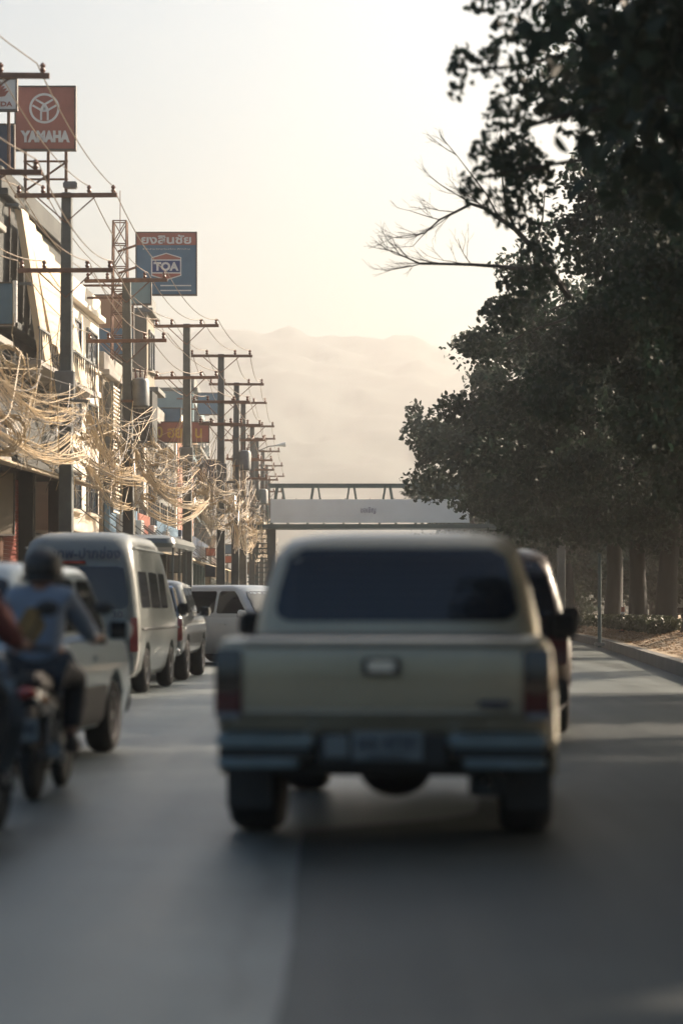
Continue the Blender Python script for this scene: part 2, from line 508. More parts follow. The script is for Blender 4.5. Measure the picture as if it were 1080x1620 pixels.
def leaves(centres, size, rg, droop=0.5):
    """pointed six-sided leaves at the given centres"""
    n = len(centres)
    d = rg.normal(size=(n, 3)); d[:, 2] -= droop
    d /= np.linalg.norm(d, axis=1)[:, None]
    r = rg.normal(size=(n, 3)); r[:, 2] *= 0.6
    s = np.cross(d, r); s /= np.linalg.norm(s, axis=1)[:, None] + 1e-9
    L = size * rg.uniform(0.6, 1.25, n)[:, None]
    Wd = L * 0.27
    nrm = np.cross(d, s) * L * 0.12
    V = np.stack([centres - d * L * .5, centres - d * L * .2 + s * Wd + nrm, centres + d * L * .2 + s * Wd * .9 + nrm,
                  centres + d * L * .55, centres + d * L * .2 - s * Wd * .9 + nrm, centres - d * L * .2 - s * Wd + nrm], 1)
    return V

def limb(mb, a, b, r0, r1, rr, n=5, wob=0.08, seg=6):
    a = Vector(a); b = Vector(b)
    L = (b - a).length
    path = []; rs = []
    for i in range(seg + 1):
        t = i / seg
        p = a.lerp(b, t)
        k = math.sin(t * math.pi)
        p += Vector((rr.uniform(-1, 1), rr.uniform(-1, 1), rr.uniform(-.3, 1))) * L * wob * k
        path.append(p); rs.append(r0 + (r1 - r0) * t)
    mb.tube(path, rs, n)
    return path

def twig_tree(mb, p, d, L, r, depth, rr, spread=0.55):
    """bare branching twigs"""
    p = Vector(p); d = Vector(d).normalized()
    path = [p.copy()]; q = p.copy(); dd = d.copy()
    for i in range(4):
        dd = (dd + Vector((rr.uniform(-1, 1), rr.uniform(-1, 1), rr.uniform(-.8, 1))) * 0.16).normalized()
        q = q + dd * L / 4
        path.append(q.copy())
    mb.tube(path, [r, r * .92, r * .84, r * .76, r * .66], 4)
    if depth <= 0: return
    for k in range(3 if depth > 1 else 4):
        i = rr.choice([1, 2, 3, 4])
        nd = (dd + Vector((rr.uniform(-1, 1), rr.uniform(-1, 1), rr.uniform(-.8, 1.0))) * spread).normalized()
        twig_tree(mb, path[i], nd, L * rr.uniform(.5, .75), r * .5, depth - 1, rr, spread)

def tree(label, base, crown_c, crown_r, n_clump, n_leaf, lsize, seed, m, trunk_r=0.35, clump_r=1.0, sprigs=(), bare=(), group='trees along the right pavement'):
    rr = random.Random(seed); rg = np.random.default_rng(seed)
    base = Vector(base)
    root = empty('street_tree', base, 0, label, 'tree', group)
    cc = Vector(crown_c) - base
    fork = Vector((rr.uniform(-.2, .2), rr.uniform(-.2, .2), max(2.3, cc.z - crown_r[2] * 0.75)))
    tr = MB()
    path = [Vector((0, 0, -0.3)), Vector((0, 0, 0.15)), Vector((rr.uniform(-.1, .1), rr.uniform(-.1, .1), fork.z * .5)), fork]
    tr.tube(path, [trunk_r * 1.5, trunk_r * 1.15, trunk_r * .95, trunk_r * .85], 12)
    cl = []
    while len(cl) < n_clump:
        v = rg.normal(size=3); v /= np.linalg.norm(v)
        rad = rg.uniform(0.25, 1.0) ** 0.45
        wob = 0.82 + 0.36 * rg.random()
        p = np.array(cc) + v * rad * wob * np.array(crown_r)
        if p[2] < cc.z - crown_r[2] * 0.9 + 0.2 * rg.random(): continue
        cl.append(p)
    cl = np.array(cl)
    ends = rg.choice(len(cl), size=min(len(cl), 26), replace=False)
    mains = []
    for k in range(6):
        an = 2 * math.pi * k / 6 + rr.uniform(-.3, .3)
        e = cc + Vector((math.cos(an) * crown_r[0] * .5, math.sin(an) * crown_r[1] * .5, rr.uniform(-.1, .45) * crown_r[2]))
        pth = limb(tr, fork, e, trunk_r * .5, trunk_r * .2, rr, 7, 0.08)
        mains += pth[2:]
    for i in ends:
        e = Vector(cl[i])
        s = min(mains, key=lambda q: (q - e).length)
        limb(tr, s, e, trunk_r * .16, 0.02, rr, 5, 0.1, 5)
    for (p0, p1, r0) in bare:
        p0 = Vector(p0) - base; p1 = Vector(p1) - base
        limb(tr, p0, p1, r0, r0 * .55, rr, 6, 0.05, 7)
    tr.build('trunk', bark, root, smooth=True, angle=60, fix=False)
    per = rg.multinomial(n_leaf, rg.dirichlet(np.ones(len(cl)) * 4))
    pts = []
    for p, k in zip(cl, per):
        q = rg.normal(size=(k, 3))
        q /= np.linalg.norm(q, axis=1)[:, None] + 1e-9
        q *= (rg.random(k) ** 0.5)[:, None] * clump_r * rg.uniform(.75, 1.25)
        q[:, 2] *= 0.62
        pts.append(p + q)
    for (c, rx, k) in sprigs:
        c = np.array(Vector(c) - base)
        q = rg.normal(size=(k, 3)); q /= np.maximum(1, np.linalg.norm(q, axis=1) / 1.5)[:, None]; q = q * np.array(rx) * 0.5
        pts.append(c + q)
    pts = np.concatenate(pts)
    V = leaves(pts, lsize, rg)
    me = quads_mesh('crown', V, 6, m)
    o = link_mesh('crown', me, m, root)
    tag(o, kind='stuff')
    return root

def tbase(Y, lat=5.5): return (right_x(lat, Y), Y, 0.70)

# nearest one reaches over the road at the upper right; its sprigs hang out to the left
sp1 = [(at(733, 105, 26), (.22, .3, .3), 63), (at(722, 145, 26), (.10, .2, .14), 14), (at(778, 95, 26), (.2, .3, .25), 54), (at(752, 8, 26), (.14, .3, .1), 23),
       (at(790, 5, 26), (.2, .3, .12), 27), (at(830, 150, 26), (.5, .6, .4), 198), (at(820, 60, 26), (.4, .6, .4), 144), (at(800, 200, 27), (.35, .5, .5), 117),
       (at(775, 250, 27), (.3, .4, .3), 81), (at(830, 260, 27), (.4, .4, .4), 144), (at(745, 290, 27), (.16, .3, .3), 36), (at(800, 320, 27), (.3, .4, .35), 81)]
tree('large leafy tree with sprigs hanging over the road, top right corner', tbase(26), (8.1, 26.5, 9.0), (5.8, 4.6, 5.0), 135, 92000, 0.115, 11, leaf_a, 0.38, 0.95, sprigs=sp1,
     bare=[((5.0, 26.3, 7.6), at(745, 110, 26), .035), ((5.2, 26.5, 7.2), at(800, 60, 26), .04), ((5.0, 26.5, 6.6), at(760, 280, 27), .035), ((5.0, 26.5, 7), at(830, 200, 27), .05)])
tree('dense dark tree filling the right edge below the overhanging sprigs', tbase(37), (9.6, 37.5, 8.0), (6.4, 4.8, 5.0), 160, 86000, 0.135, 12, leaf_a, 0.36, 0.95,
     sprigs=[(at(840, 300, 36), (.5, .6, .8), 200), (at(815, 250, 36), (.4, .6, .5), 120), (at(850, 430, 36), (.4, .5, .6), 160)])
bare_tree = tree('dark tree whose bare leafless branches reach out over the road', tbase(50), (9.2, 50.5, 7.6), (5.1, 5.0, 4.6), 130, 62000, 0.155, 13, leaf_a, 0.36, 0.95,
     sprigs=[(at(790, 500, 49), (.6, .6, .4), 150), (at(820, 450, 49), (.6, .5, .5), 200), (at(845, 380, 49), (.5, .5, .5), 120)])
tree('dark tree with ragged leafy edge right of the hazy mountain', tbase(68), (10.3, 68.5, 7.8), (6.4, 5.6, 4.5), 140, 56000, 0.175, 14, leaf_a, 0.36, 1.05,
     sprigs=[(at(760, 545, 66), (.9, .6, .5), 260), (at(800, 490, 66), (.9, .6, .5), 300)])
tree('tree with a broad trunk, right of the two trunks by the hedge', tbase(80), (10.8, 80.5, 7.6), (6.6, 5.2, 4.9), 130, 42000, 0.22, 15, leaf_a, 0.34, 1.1)
tree('tree with a broad trunk, left of the two trunks by the hedge', tbase(92), (11.2, 92.5, 7.9), (7.2, 5.6, 5.1), 140, 42000, 0.23, 16, leaf_b, 0.33, 1.15)
tree('farther leafy tree before the footbridge, its crown touching the mountain', tbase(104), (10.6, 104, 8.6), (7.6, 5.6, 4.8), 140, 42000, 0.23, 17, leaf_b, 0.36, 1.1,
     sprigs=[(at(725, 800, 112), (.5, .5, .3), 40), (at(735, 790, 112), (.6, .5, .6), 80), (at(655, 650, 104), (.5, .5, .7), 90), (at(670, 730, 104), (.5, .5, .7), 90)])
tree('pale hazy tree just beyond the footbridge on the right', tbase(132, 6.0), (11.6, 132, 7.0), (6.2, 5.0, 4.4), 90, 20000, 0.30, 18, leaf_b, 0.33, 1.2)
tree('faint tree far beyond the footbridge on the right', tbase(165, 6.5), (10.5, 165, 6.6), (6.0, 5.0, 4.6), 80, 14000, 0.34, 19, leaf_b, 0.33, 1.3)
# the row goes on: trees added beside and behind the camera to shade the road
tree('tree added for shade on the right verge between the nearest two trunks', tbase(20), (8.6, 20.5, 7.6), (5.8, 5.0, 5.0), 120, 38000, 0.26, 22, leaf_a, 0.38, 1.1)
tree('unseen tree added for shade on the right pavement beside the nearest road', tbase(13), (8.2, 13.5, 7.8), (5.4, 5.2, 5.2), 120, 36000, 0.26, 20, leaf_a, 0.38, 1.1)
tree('unseen tree added for shade on the right pavement behind the viewpoint', tbase(2), (7.6, 2.5, 9.0), (5.6, 5.4, 4.6), 110, 22000, 0.28, 21, leaf_a, 0.38, 1.1)

for k, (yy, lt, lb) in enumerate([(58, 16.5, 'tree of the back row at the far right edge'), (72, 16.0, 'back row tree seen between the two broad trunks'), (86, 15.5, 'back row tree left of the two broad trunks'), (100, 15.0, 'back row tree behind the metal post'), (116, 11.5, 'back row tree near the footbridge end'), (134, 11.0, 'back row tree beyond the footbridge end'), (150, 7.0, 'hazy roadside tree past the footbridge on the right'), (172, 6.0, 'hazier roadside tree well past the footbridge')]):
    b_ = tbase(yy, lt)
    tree(lb, b_, (b_[0], yy, 3.9), (4.6, 5.4, 2.9), 100, 18000, 0.32, 40 + k, leaf_b, 0.30, 1.15, group='back row of trees on the right')

# bare branches of that tree
bb = MB(); rr = random.Random(5)
YB = 48.0
def bpath(pts, r0, r1, n=5):
    P = [at(p[0], p[1], YB + (p[2] if len(p) > 2 else 0)) for p in pts]
    k = len(P)
    bb.tube(P, [r0 + (r1 - r0) * i / (k - 1) for i in range(k)], n)
    return P
def offs(P): return [p - Vector(bare_tree.location) for p in P]
main = bpath([(900, 470, 2), (868, 425, 1), (845, 395), (815, 362), (790, 345), (765, 328), (745, 322), (720, 335), (695, 347), (672, 368)], .075, .014)
low = bpath([(868, 425, 1), (830, 425), (790, 421), (745, 418), (700, 417), (665, 417), (645, 408), (632, 402)], .05, .012)
up = bpath([(815, 362), (800, 325), (795, 290), (792, 255)], .035, .010)
up3 = bpath([(790, 345), (768, 305), (745, 275), (722, 245)], .024, .008)
up2 = bpath([(845, 395), (858, 345), (862, 300)], .03, .01)
for P, depth, L in ((main, 2, .68), (low, 2, .6), (up, 2, .55), (up3, 2, .5)):
    for i in range(3, len(P)):
        for _ in range(2):
            d = (P[i] - P[i - 1]).normalized() + Vector((rr.uniform(-.6, .2), rr.uniform(-.3, .3), rr.uniform(-.5, 1.0)))
            twig_tree(bb, P[i], d, L * rr.uniform(.6, 1.1), .011, depth, rr)
bb.v = [tuple(Vector(v) - Vector(bare_tree.location)) for v in bb.v]
bb.build('bare_branch', bark, bare_tree, fix=False)

# hedge and dry litter on the right pavement
def hedge(label, y0, y1, lat, hgt, wid, n, seed):
    rg = np.random.default_rng(seed)
    Y = rg.uniform(y0, y1, n)
    X = np.array([right_x(lat, y) for y in Y]) + rg.uniform(-wid, wid, n)
    top = hgt * (0.8 + 0.2 * np.sin(Y * 2.1) * np.cos(Y * .7))
    Z = 0.55 + top * rg.random(n) ** 0.6
    V = leaves(np.stack([X, Y, Z], 1), 0.14, rg, 0)
    V = V - np.array([right_x(lat, y0), y0, 0.55])
    root = empty('hedge', (right_x(lat, y0), y0, 0.55), 0, label, 'hedge', 'low hedges under the trees')
    tag(link_mesh('foliage', quads_mesh('foliage', V, 6, grass_m), grass_m, root), kind='stuff')
    st = MB()
    for k in range(int((y1 - y0) * 1.5)):
        y = rg.uniform(y0, y1)
        p = Vector((right_x(lat, y) - right_x(lat, y0), y - y0, 0))
        st.tube([p, p + Vector((rg.uniform(-.2, .2), rg.uniform(-.2, .2), hgt * .6))], [.02, .008], 4)
    st.build('stem', bark, root, fix=False)
hedge('low clipped hedge at the foot of the two broad trunks', 70, 96, 4.75, 0.50, .45, 16000, 31)
hedge('strip of low shrubs further along the right pavement', 99, 128, 4.75, 0.5, .4, 9000, 32)
rg = np.random.default_rng(77)
n = 16000
Y = rg.uniform(36, 110, n); la = KR + .3 + rg.random(n) * 3.6
X = np.array([right_x(l, y) for l, y in zip(la, Y)]); Zl = np.array([bank_z(l) for l in la]) + .02
lit = leaves(np.stack([X, Y, Zl], 1), 0.09, rg, 0)
lit[:, :, 2] = Zl[:, None] + (lit[:, :, 2] - Zl[:, None]) * 0.25 + 0.012
litter_m = mat('dry_leaf', (0.24, 0.15, 0.07), 0.9, var=0.4, scale=3)
o = link_mesh('leaf_litter', quads_mesh('leaf_litter', lit, 6, litter_m), litter_m)
tag(o, 'brown dry leaves scattered on the right pavement', 'leaf litter', kind='stuff')

# far wood closing the road at the foot of the mountain
rg = np.random.default_rng(78)
n = 60000
Xw = rg.uniform(-110, 90, n); Yw = rg.uniform(300, 380, n)
hh = 4.5 + 3.0 * np.sin(Xw * .21) * np.cos(Xw * .053 + 1) + 1.5 * np.sin(Xw * .9 + Yw * .1)
Zw = hh * rg.random(n) ** .6
V = leaves(np.stack([Xw, Yw, Zw], 1), 1.0, rg, 0.2)
o = link_mesh('distant_wood', quads_mesh('distant_wood', V, 6, leaf_b), leaf_b)
tag(o, 'faint mass of far trees at the foot of the mountain', 'woodland', kind='stuff')

# ------------------------------------------------------------------ shophouses on the left
YAW = -math.atan(0.047)
def shophouse(name, label, Y0, Y1, h, lat, wall, trim, bays, floors, gf=3.4, seed=0, win=True, infill=None, depth=9.0, awn=True, fascia=None, cat='building', yaw=YAW, slab=0.35, ac=True):
    rr = random.Random(seed)
    root = empty(name, (left_x(lat, Y0), Y0, 0.14), yaw - (math.atan((bend(Y1) - bend(Y0)) / (Y1 - Y0)) * -1), label, cat, 'shophouses along the left side')
    L = Y1 - Y0 - 0.06
    w = MB()
    w.span((-depth, 0, gf), (0, L, h))
    w.span((-depth, 0.02, 0), (-2.4, L - .02, gf - .003))
    for b in range(bays + 1):
        y = L * b / bays
        y0 = min(max(y - .2, 0.01), L - .41)
        w.span((-.4, y0, 0), (-.003, y0 + .4, gf - .002))
    w.build('wall', wall, root, bevel=0.02, seg=1)
    t = MB()
    t.span((-depth - .1, -.02, h), (.22, L + .02, h + .18))
    t.span((-.18, -.01, h + .18), (.05, L + .01, h + .75))
    t.build('parapet', trim, root, bevel=0.02, seg=1)
    fl = (h - gf) / floors
    for k in range(floors):
        z = gf + fl * k
        if slab:
            MB().span((.002, .05, z - .02), (slab + .1 * rr.random(), L - .05, z + .16)).build('floor_slab', trim, root, bevel=0.015, seg=1)
        for b in range(bays):
            yc = L * (b + .5) / bays; bw = L / bays
            if infill:
                MB().span((.002, yc - bw * .36, z + .25), (.05, yc + bw * .36, z + fl - .2)).build('infill_panel', infill, root, bevel=.01, seg=1)
                continue
            if win:
                ww, wh = bw * .62, fl * .48
                z0 = z + fl * .3
                fr = MB()
                fr.span((.002, yc - ww / 2, z0), (.07, yc - ww / 2 + .07, z0 + wh))
                fr.span((.002, yc + ww / 2 - .07, z0), (.07, yc + ww / 2, z0 + wh))
                fr.span((.003, yc - ww / 2, z0 + wh), (.075, yc + ww / 2, z0 + wh + .07))
                fr.span((.003, yc - .03, z0), (.06, yc + .03, z0 + wh))
                f = fr.build('window', grey_steel, root)
                MB().span((.004, yc - ww / 2 + .07, z0), (.03, yc - .03, z0 + wh)).build('pane', glass_win, f)
                MB().span((.004, yc + .03, z0), (.03, yc + ww / 2 - .07, z0 + wh)).build('pane', glass_win, f)
                MB().span((.002, yc - ww / 2 - .1, z0 - .1), (.16, yc + ww / 2 + .1, z0 - .003)).build('sill', trim, f)
            if ac and rr.random() < .5:
                ya = yc + bw * .36
                a = MB().span((.10, ya - .4, z + .25), (.42, ya + .4, z + .82)).build('air_conditioner', sign_white, root, bevel=.02, seg=1)
                gr = MB()
                for q in range(6): gr.span((.421, ya - .3, z + .33 + q * .075), (.432, ya + .3, z + .36 + q * .075))
                gr.build('grille', black_plastic, a, fix=False)
                br = MB(); br.span((.002, ya - .3, z + .2), (.4, ya - .25, z + .247)); br.span((.002, ya + .25, z + .2), (.4, ya + .3, z + .247)); br.build('bracket', rust_steel, a)
    for b in range(bays):
        y0 = L * b / bays + .25; y1 = L * (b + 1) / bays - .25
        sh = MB(); zz = 0.9 if rr.random() < .6 else 0.02
        if zz > .5: zz = gf - .9
        z = zz
        while z < gf - .05:
            sh.span((-1.2, y0, z), (-1.16, y1, min(z + .1, gf - .01))); z += .115
        sh.build('roller_shutter', shutter_m if rr.random() < .6 else shutter_red, root, fix=False)
    if awn:
        aw = MB()
        aw.add([(.02, .1, gf + .05), (.02, L - .1, gf + .05), (1.9, L - .1, gf - .45), (1.9, .1, gf - .45), (.02, .1, gf + .01), (.02, L - .1, gf + .01), (1.9, L - .1, gf - .49), (1.9, .1, gf - .49)],
               [(0, 3, 2, 1), (4, 5, 6, 7), (0, 1, 5, 4), (1, 2, 6, 5), (2, 3, 7, 6), (3, 0, 4, 7)])
        a = aw.build('awning', awning_m, root)
        for y in (.3, L / 2, L - .3): MB().tube([(.05, y, gf + .9), (1.7, y, gf - .35)], .02, 5).build('stay', grey_steel, a, fix=False)
    if fascia:
        MB().span((.01, .15, gf + .2), (.2, L - .15, gf + 1.15)).build('fascia_sign', fascia, root, bevel=.015, seg=1)
    return root, L

B = {}
B['near'] = shophouse('shophouse', 'shophouse at the left frame edge with low tan awning', 47.5, 59.8, 10.4, -11.3, wall_cream, concrete, 3, 2, gf=4.7, seed=1, fascia=sign_navy)
B['dark'] = shophouse('shophouse', 'dark shophouse with tall sunlit slatted sunshade', 60, 70, 11.4, -11.3, wall_dark, wall_dark, 2, 2, gf=4.8, seed=2, fascia=wall_dark, win=False, ac=False)
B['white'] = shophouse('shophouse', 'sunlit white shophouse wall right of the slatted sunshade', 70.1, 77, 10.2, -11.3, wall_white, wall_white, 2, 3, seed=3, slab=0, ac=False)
B['grille'] = shophouse('shophouse', 'shophouse with fine breeze grille under the tan and blue board', 77.1, 85, 8.6, -11.2, wall_cream, concrete, 3, 2, seed=4, fascia=sign_blue)
B['tower'] = shophouse('shophouse', 'tall narrow beige block behind the second utility pole', 90.2, 93.2, 12.2, -11.25, wall_cream, wall_grey, 1, 3, seed=5, awn=False)
B['low'] = shophouse('shophouse', 'low shophouse between grille front and narrow beige block', 85.1, 90.1, 7.2, -11.3, wall_grey, concrete, 2, 1, seed=6, fascia=sign_red)
B['blue'] = shophouse('shophouse', 'shophouse with a blue roof board behind the red sign', 93.4, 104, 8.4, -11.4, wall_grey, concrete, 3, 2, seed=7, fascia=sign_blue)
B['pink'] = shophouse('shophouse', 'shophouse with pink infill panels between white pillars', 104.1, 116, 9.0, -11.3, wall_white, wall_white, 3, 2, seed=8, infill=wall_pink, slab=.1, fascia=sign_navy)
B['teal'] = shophouse('shophouse', 'pale teal block rising behind the far utility poles', 116.1, 131, 11.6, -11.3, wall_teal, wall_grey, 4, 3, seed=9, fascia=sign_navy)
B['far'] = shophouse('shophouse', 'hazy far shophouse beside the footbridge stairs', 131.1, 148, 8.6, -11.3, wall_cream, concrete, 4, 2, seed=10, fascia=sign_red)
B['last'] = shophouse('shophouse', 'last faint shophouse beyond the footbridge', 148.2, 172, 7.6, -11.3, wall_grey, concrete, 5, 2, seed=11, fascia=sign_red)

# slatted sunshade: seven tall sheets leaning out from the dark front
rt, L = B['dark']
for k in range(7):
    y0 = .9 + k * 1.0
    zt = 11.2 - .12 * k; zb = 7.3 - (0.0 if k not in (1, 2, 3) else -.75 + .15 * k)
    s = MB()
    xo0, xo1 = .38, 1.0
    n = 5
    for q in range(n):
        a0 = y0 + .78 * q / n; a1 = y0 + .78 * (q + 1) / n; am = (a0 + a1) / 2
        s.add([(xo0, a0, zt), (xo0 + .05, am, zt), (xo0, a1, zt), (xo1, a0, zb), (xo1 + .05, am, zb), (xo1, a1, zb),
               (xo0 - .17, a0, zt), (xo0 - .17, a1, zt), (xo1 - .17, a0, zb), (xo1 - .17, a1, zb)],
              [(0, 1, 4, 3), (1, 2, 5, 4), (6, 8, 9, 7), (0, 3, 8, 6), (2, 7, 9, 5), (0, 6, 7, 2, 1), (3, 4, 5, 9, 8)])
    s.build('slat', slat_m, rt)
fr = MB()
fr.tube([(.02, .6, 11.25), (.33, .6, 11.25), (.33, 8.2, 10.4), (.02, 8.2, 10.4)], .05, 6)
fr.tube([(.02, .8, 9.3), (.62, .8, 9.3), (.62, 8.0, 8.9), (.02, 8.0, 8.9)], .045, 6)
fr.build('sunshade_frame', grey_steel, rt, fix=False)
MB().span((.02, 7.6, 5.6), (.16, 9.6, 7.9)).build('white_panel', sign_white, rt, bevel=.1, seg=3)
MB().span((.05, .2, 7.2), (1.0, 9.7, 7.32)).build('balcony_slab', concrete, rt)
rail = MB()
for k in range(28): rail.span((.93, .3 + k * .34, 7.32), (.96, .33 + k * .34, 8.1))
rail.span((.92, .2, 8.1), (.97, 9.7, 8.16))
rail.build('balcony_rail', grey_steel, rt, fix=False)
# breeze grille: thin horizontal blades in a frame
rt, L = B['grille']
for (a, b) in ((.3, .36), (2.5, 2.56)): gf_ = MB().span((.02, a, 4.2), (.30, b, 8.4)).build('grille_frame', wall_grey, rt)
for k in range(32):
    MB().span((.06, .37, 4.25 + k * .13), (.24, 2.49, 4.30 + k * .13)).build('blade', wall_white, gf_, fix=False)
MB().span((.02, 5.3, 4.6), (.7, 6.0, 9.2)).build('sunlit_fin', wall_white, rt, bevel=.02, seg=1)
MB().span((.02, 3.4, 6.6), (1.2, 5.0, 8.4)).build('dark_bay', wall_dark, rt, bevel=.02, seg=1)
# white front: deep window reveal
rt, L = B['white']
MB().span((.01, 2.5, 7.6), (.45, 4.2, 7.75)).build('ledge', wall_white, rt)

# ------------------------------------------------------------------ signs
def board(name, label, px0, py0, px1, py1, Y, face, thick=.18, cat='sign', group='roof and projecting signs on the left', posts=None, rz=0.0, bracket=0):
    a = at(px0, py1, Y); b = at(px1, py0, Y)
    w, h = b.x - a.x, b.z - a.z
    root = empty(name, ((a.x + b.x) / 2, Y, a.z), rz, label, cat, group)
    MB().span((-w / 2, 0, 0), (w / 2, thick, h)).build('panel', face, root, bevel=.01, seg=1)
    f = MB(); e = .035
    f.span((-w / 2 - e, -.02, -e), (w / 2 + e, thick + .02, -.002)); f.span((-w / 2 - e, -.02, h + .002), (w / 2 + e, thick + .02, h + e))
    f.span((-w / 2 - e, -.019, 0), (-w / 2 - .002, thick + .019, h)); f.span((w / 2 + .002, -.019, 0), (w / 2 + e, thick + .019, h))
    f.build('frame', sign_back, root)
    if posts:
        p = MB()
        for x in posts['x']:
            p.tube([(x * w / 2, thick + .06, h * .9), (x * w / 2, thick + .06, posts['z'] - a.z)], .05, 6)
        p.build('post', rust_steel, root, fix=False)
    if bracket:
        for z in (.25, .75):
            MB().tube([(-w / 2 - bracket, thick * .5, h * z), (-w / 2 - .036, thick * .5, h * z)], .04, 6).build('bracket', rust_steel, root, fix=False)
    return root, w, h

# red board with a ring of tuning forks
rt, w, h = board('billboard', 'red square billboard with white ring emblem above the dark shophouse', 25, 137, 118, 235, 63, sign_red, posts=None)
def ring_mesh(mb, c, r0, r1, n=40, y=-.012):
    vs = []; fs = []
    for k in range(n):
        a = 2 * math.pi * k / n
        for r in (r0, r1):
            vs.append((c[0] + r * math.cos(a), y, c[1] + r * math.sin(a)))
            vs.append((c[0] + r * math.cos(a), y + .01, c[1] + r * math.sin(a)))
    for k in range(n):
        i, j = k * 4, ((k + 1) % n) * 4
        fs += [(i, i + 2, j + 2, j), (i, j, j + 1, i + 1), (i + 2, i + 3, j + 3, j + 2)]
    mb.add(vs, fs)
em = MB()
c = (w * .0 - .02, h * .655); rad = h * .245
ring_mesh(em, c, rad * .85, rad)
for k in range(3):
    an = math.radians(90 + 120 * k + 60)
    d = Vector((math.cos(an), 0, math.sin(an))); nrm = Vector((-math.sin(an), 0, math.cos(an)))
    o0 = Vector((c[0], -.007, c[1]))
    q = Matrix((nrm, Vector((0, 1, 0)), d)).transposed()
    em.box(o0 + d * rad * .45 + nrm * rad * .22, (rad * .13, .01, rad * .66), q)
    em.box(o0 + d * rad * .45 - nrm * rad * .22, (rad * .13, .0102, rad * .66), q)
    em.box(o0 + d * rad * .17, (rad * .56, .0104, rad * .11), q)
    em.box(o0 - d * rad * .10 + d * 0, (rad * .10, .0106, rad * .42), q)
em.build('emblem', sign_white, rt, fix=False)
lettering('YAMAHA', .4, sign_white, rt, (0, -.012, h * .20), fit=(w * .84, h * .19), offset=.026)
sup = MB()
zz = at(0, 312, 63).z - rt.location.z
for x in (-.55, .05, w / 2 - .25): sup.tube([(x, .25, .1), (x, .25, zz)], .045, 6)
for z in (-.28, -.75, -1.2): sup.tube([(-.6, .25, z), (w / 2 - .2, .25, z)], .03, 5)
sup.tube([(-2.2, .25, zz + .1), (w / 2 - .2, .25, zz + .1)], .06, 6)
sup.tube([(-.55, .25, -1.05), (w / 2 - .25, .25, -.3)], .03, 5)
sup.tube([(-.55, .25, -.3), (.05, .25, -.75)], .025, 5)
sup.build('support_frame', rust_steel, rt, fix=False)
flx = MB(); flx.span((w / 2 - .32, .1, -1.0), (w / 2 + .05, .35, -.82)); flx.build('floodlight', grey_steel, rt, bevel=.03)

# white board with a red wing, cut by the frame edge
rt, w, h = board('billboard', 'white billboard with red wing emblem at the left frame edge', -52, 125, 25, 172, 61, sign_white)
wing = MB()
for k in range(5):
    x0 = w * .02 - .02 * k; x1 = w * .36 - .05 * k; z0 = h * (.38 + .07 * k); z1 = h * (.62 + .075 * k)
    wing.prism([(x0 - .05 * k, z0), (x1 - .1, z0 + .04), (x1, z1), (x1 - .06, z1), (x1 - .2, z0 + .09), (x0 - .05 * k, z0 + .035)], 'y', -.012, -.004)
wing.build('emblem', sign_red, rt)
lettering('HONDA', .2, sign_red, rt, (w * .12, -.012, h * .17), fit=(w * .62, h * .17), offset=.006)
p = MB()
for x in (-.4, .4): p.tube([(x, .24, .1), (x, .24, -2.9)], .045, 6)
p.build('post', rust_steel, rt, fix=False)
# dark boards below it
rt, w, h = board('sign_board', 'dark blue sign board under the white wing billboard', -40, 197, 21, 272, 61.6, sign_navy, posts={'x': (-.6, .6), 'z': 11.9})
rt, w, h = board('sign_board', 'blue sign board low at the left edge with white tube lamp', -30, 448, 20, 512, 57, sign_blue)
lm = MB(); lm.tube([(w / 2 + .07, -.1, .02), (w / 2 + .07, -.1, h + .05)], .055, 8); lm.build('tube_lamp', sign_white, rt, smooth=True)
MB().span((-w / 2 - 1.2, .05, h * .4), (-w / 2 - .04, .12, h * .5)).build('bracket', rust_steel, rt)

# blue paint-shop board
rt, w, h = board('billboard', 'blue square billboard with hexagonal emblem on a lattice mast', 216, 368, 310, 465, 76, sign_blue, rz=.0)
MB().span((-w / 2, -.012, h * .80), (w / 2, -.002, h)).build('header', sign_red, rt)
lettering('ยงสินชัย', .3, sign_white, rt, (0, -.018, h * .895), fit=(w * .84, h * .15), offset=.008)
lettering('จำหน่ายวัสดุก่อสร้าง สีทาบ้าน', .1, sign_white, rt, (0, -.010, h * .735), fit=(w * .8, h * .035))
hx, hz_, hw_ = 0, h * .45, w * .255
outer = [(-hw_, hz_ - h * .15), (0, hz_ - h * .225), (hw_, hz_ - h * .15), (hw_, hz_ + h * .15), (0, hz_ + h * .225), (-hw_, hz_ + h * .15)]
inner = [(p[0] * .93, hz_ + (p[1] - hz_) * .92) for p in outer]
MB().prism(outer, 'y', -.010, -.002).build('emblem', sign_white, rt)
MB().prism(inner, 'y', -.014, -.0105).build('emblem', sign_red, rt)
MB().span((-hw_ * .96, -.020, hz_ - h * .115), (hw_ * .96, -.0145, hz_ + h * .115)).build('emblem', sign_white, rt)
MB().span((-hw_ * .91, -.024, hz_ - h * .095), (hw_ * .91, -.0205, hz_ + h * .095)).build('emblem', ink_blue, rt)
lettering('TOA', .3, sign_white, rt, (0, -.030, hz_), fit=(hw_ * 1.65, h * .145), offset=.014)
MB().span((-w * .1, -.010, h * .13), (w * .42, -.002, h * .15)).build('stripe', sign_white, rt)
MB().span((-w * .1, -.010, h * .05), (w * .42, -.002, h * .07)).build('stripe', sign_white, rt)
ms = MB()
for z in (.25, .95, 1.65): ms.tube([(-w / 2 - .75, .3 + 1.75, z), (-w / 2 + .15, .3, z), (w / 2 - .1, .3, z)], .04, 6)
ms.build('bracket', rust_steel, rt, fix=False)
board('sign_board', 'small grey green board under the blue hexagon billboard', 205, 441, 238, 480, 74, wall_teal, bracket=1.5)
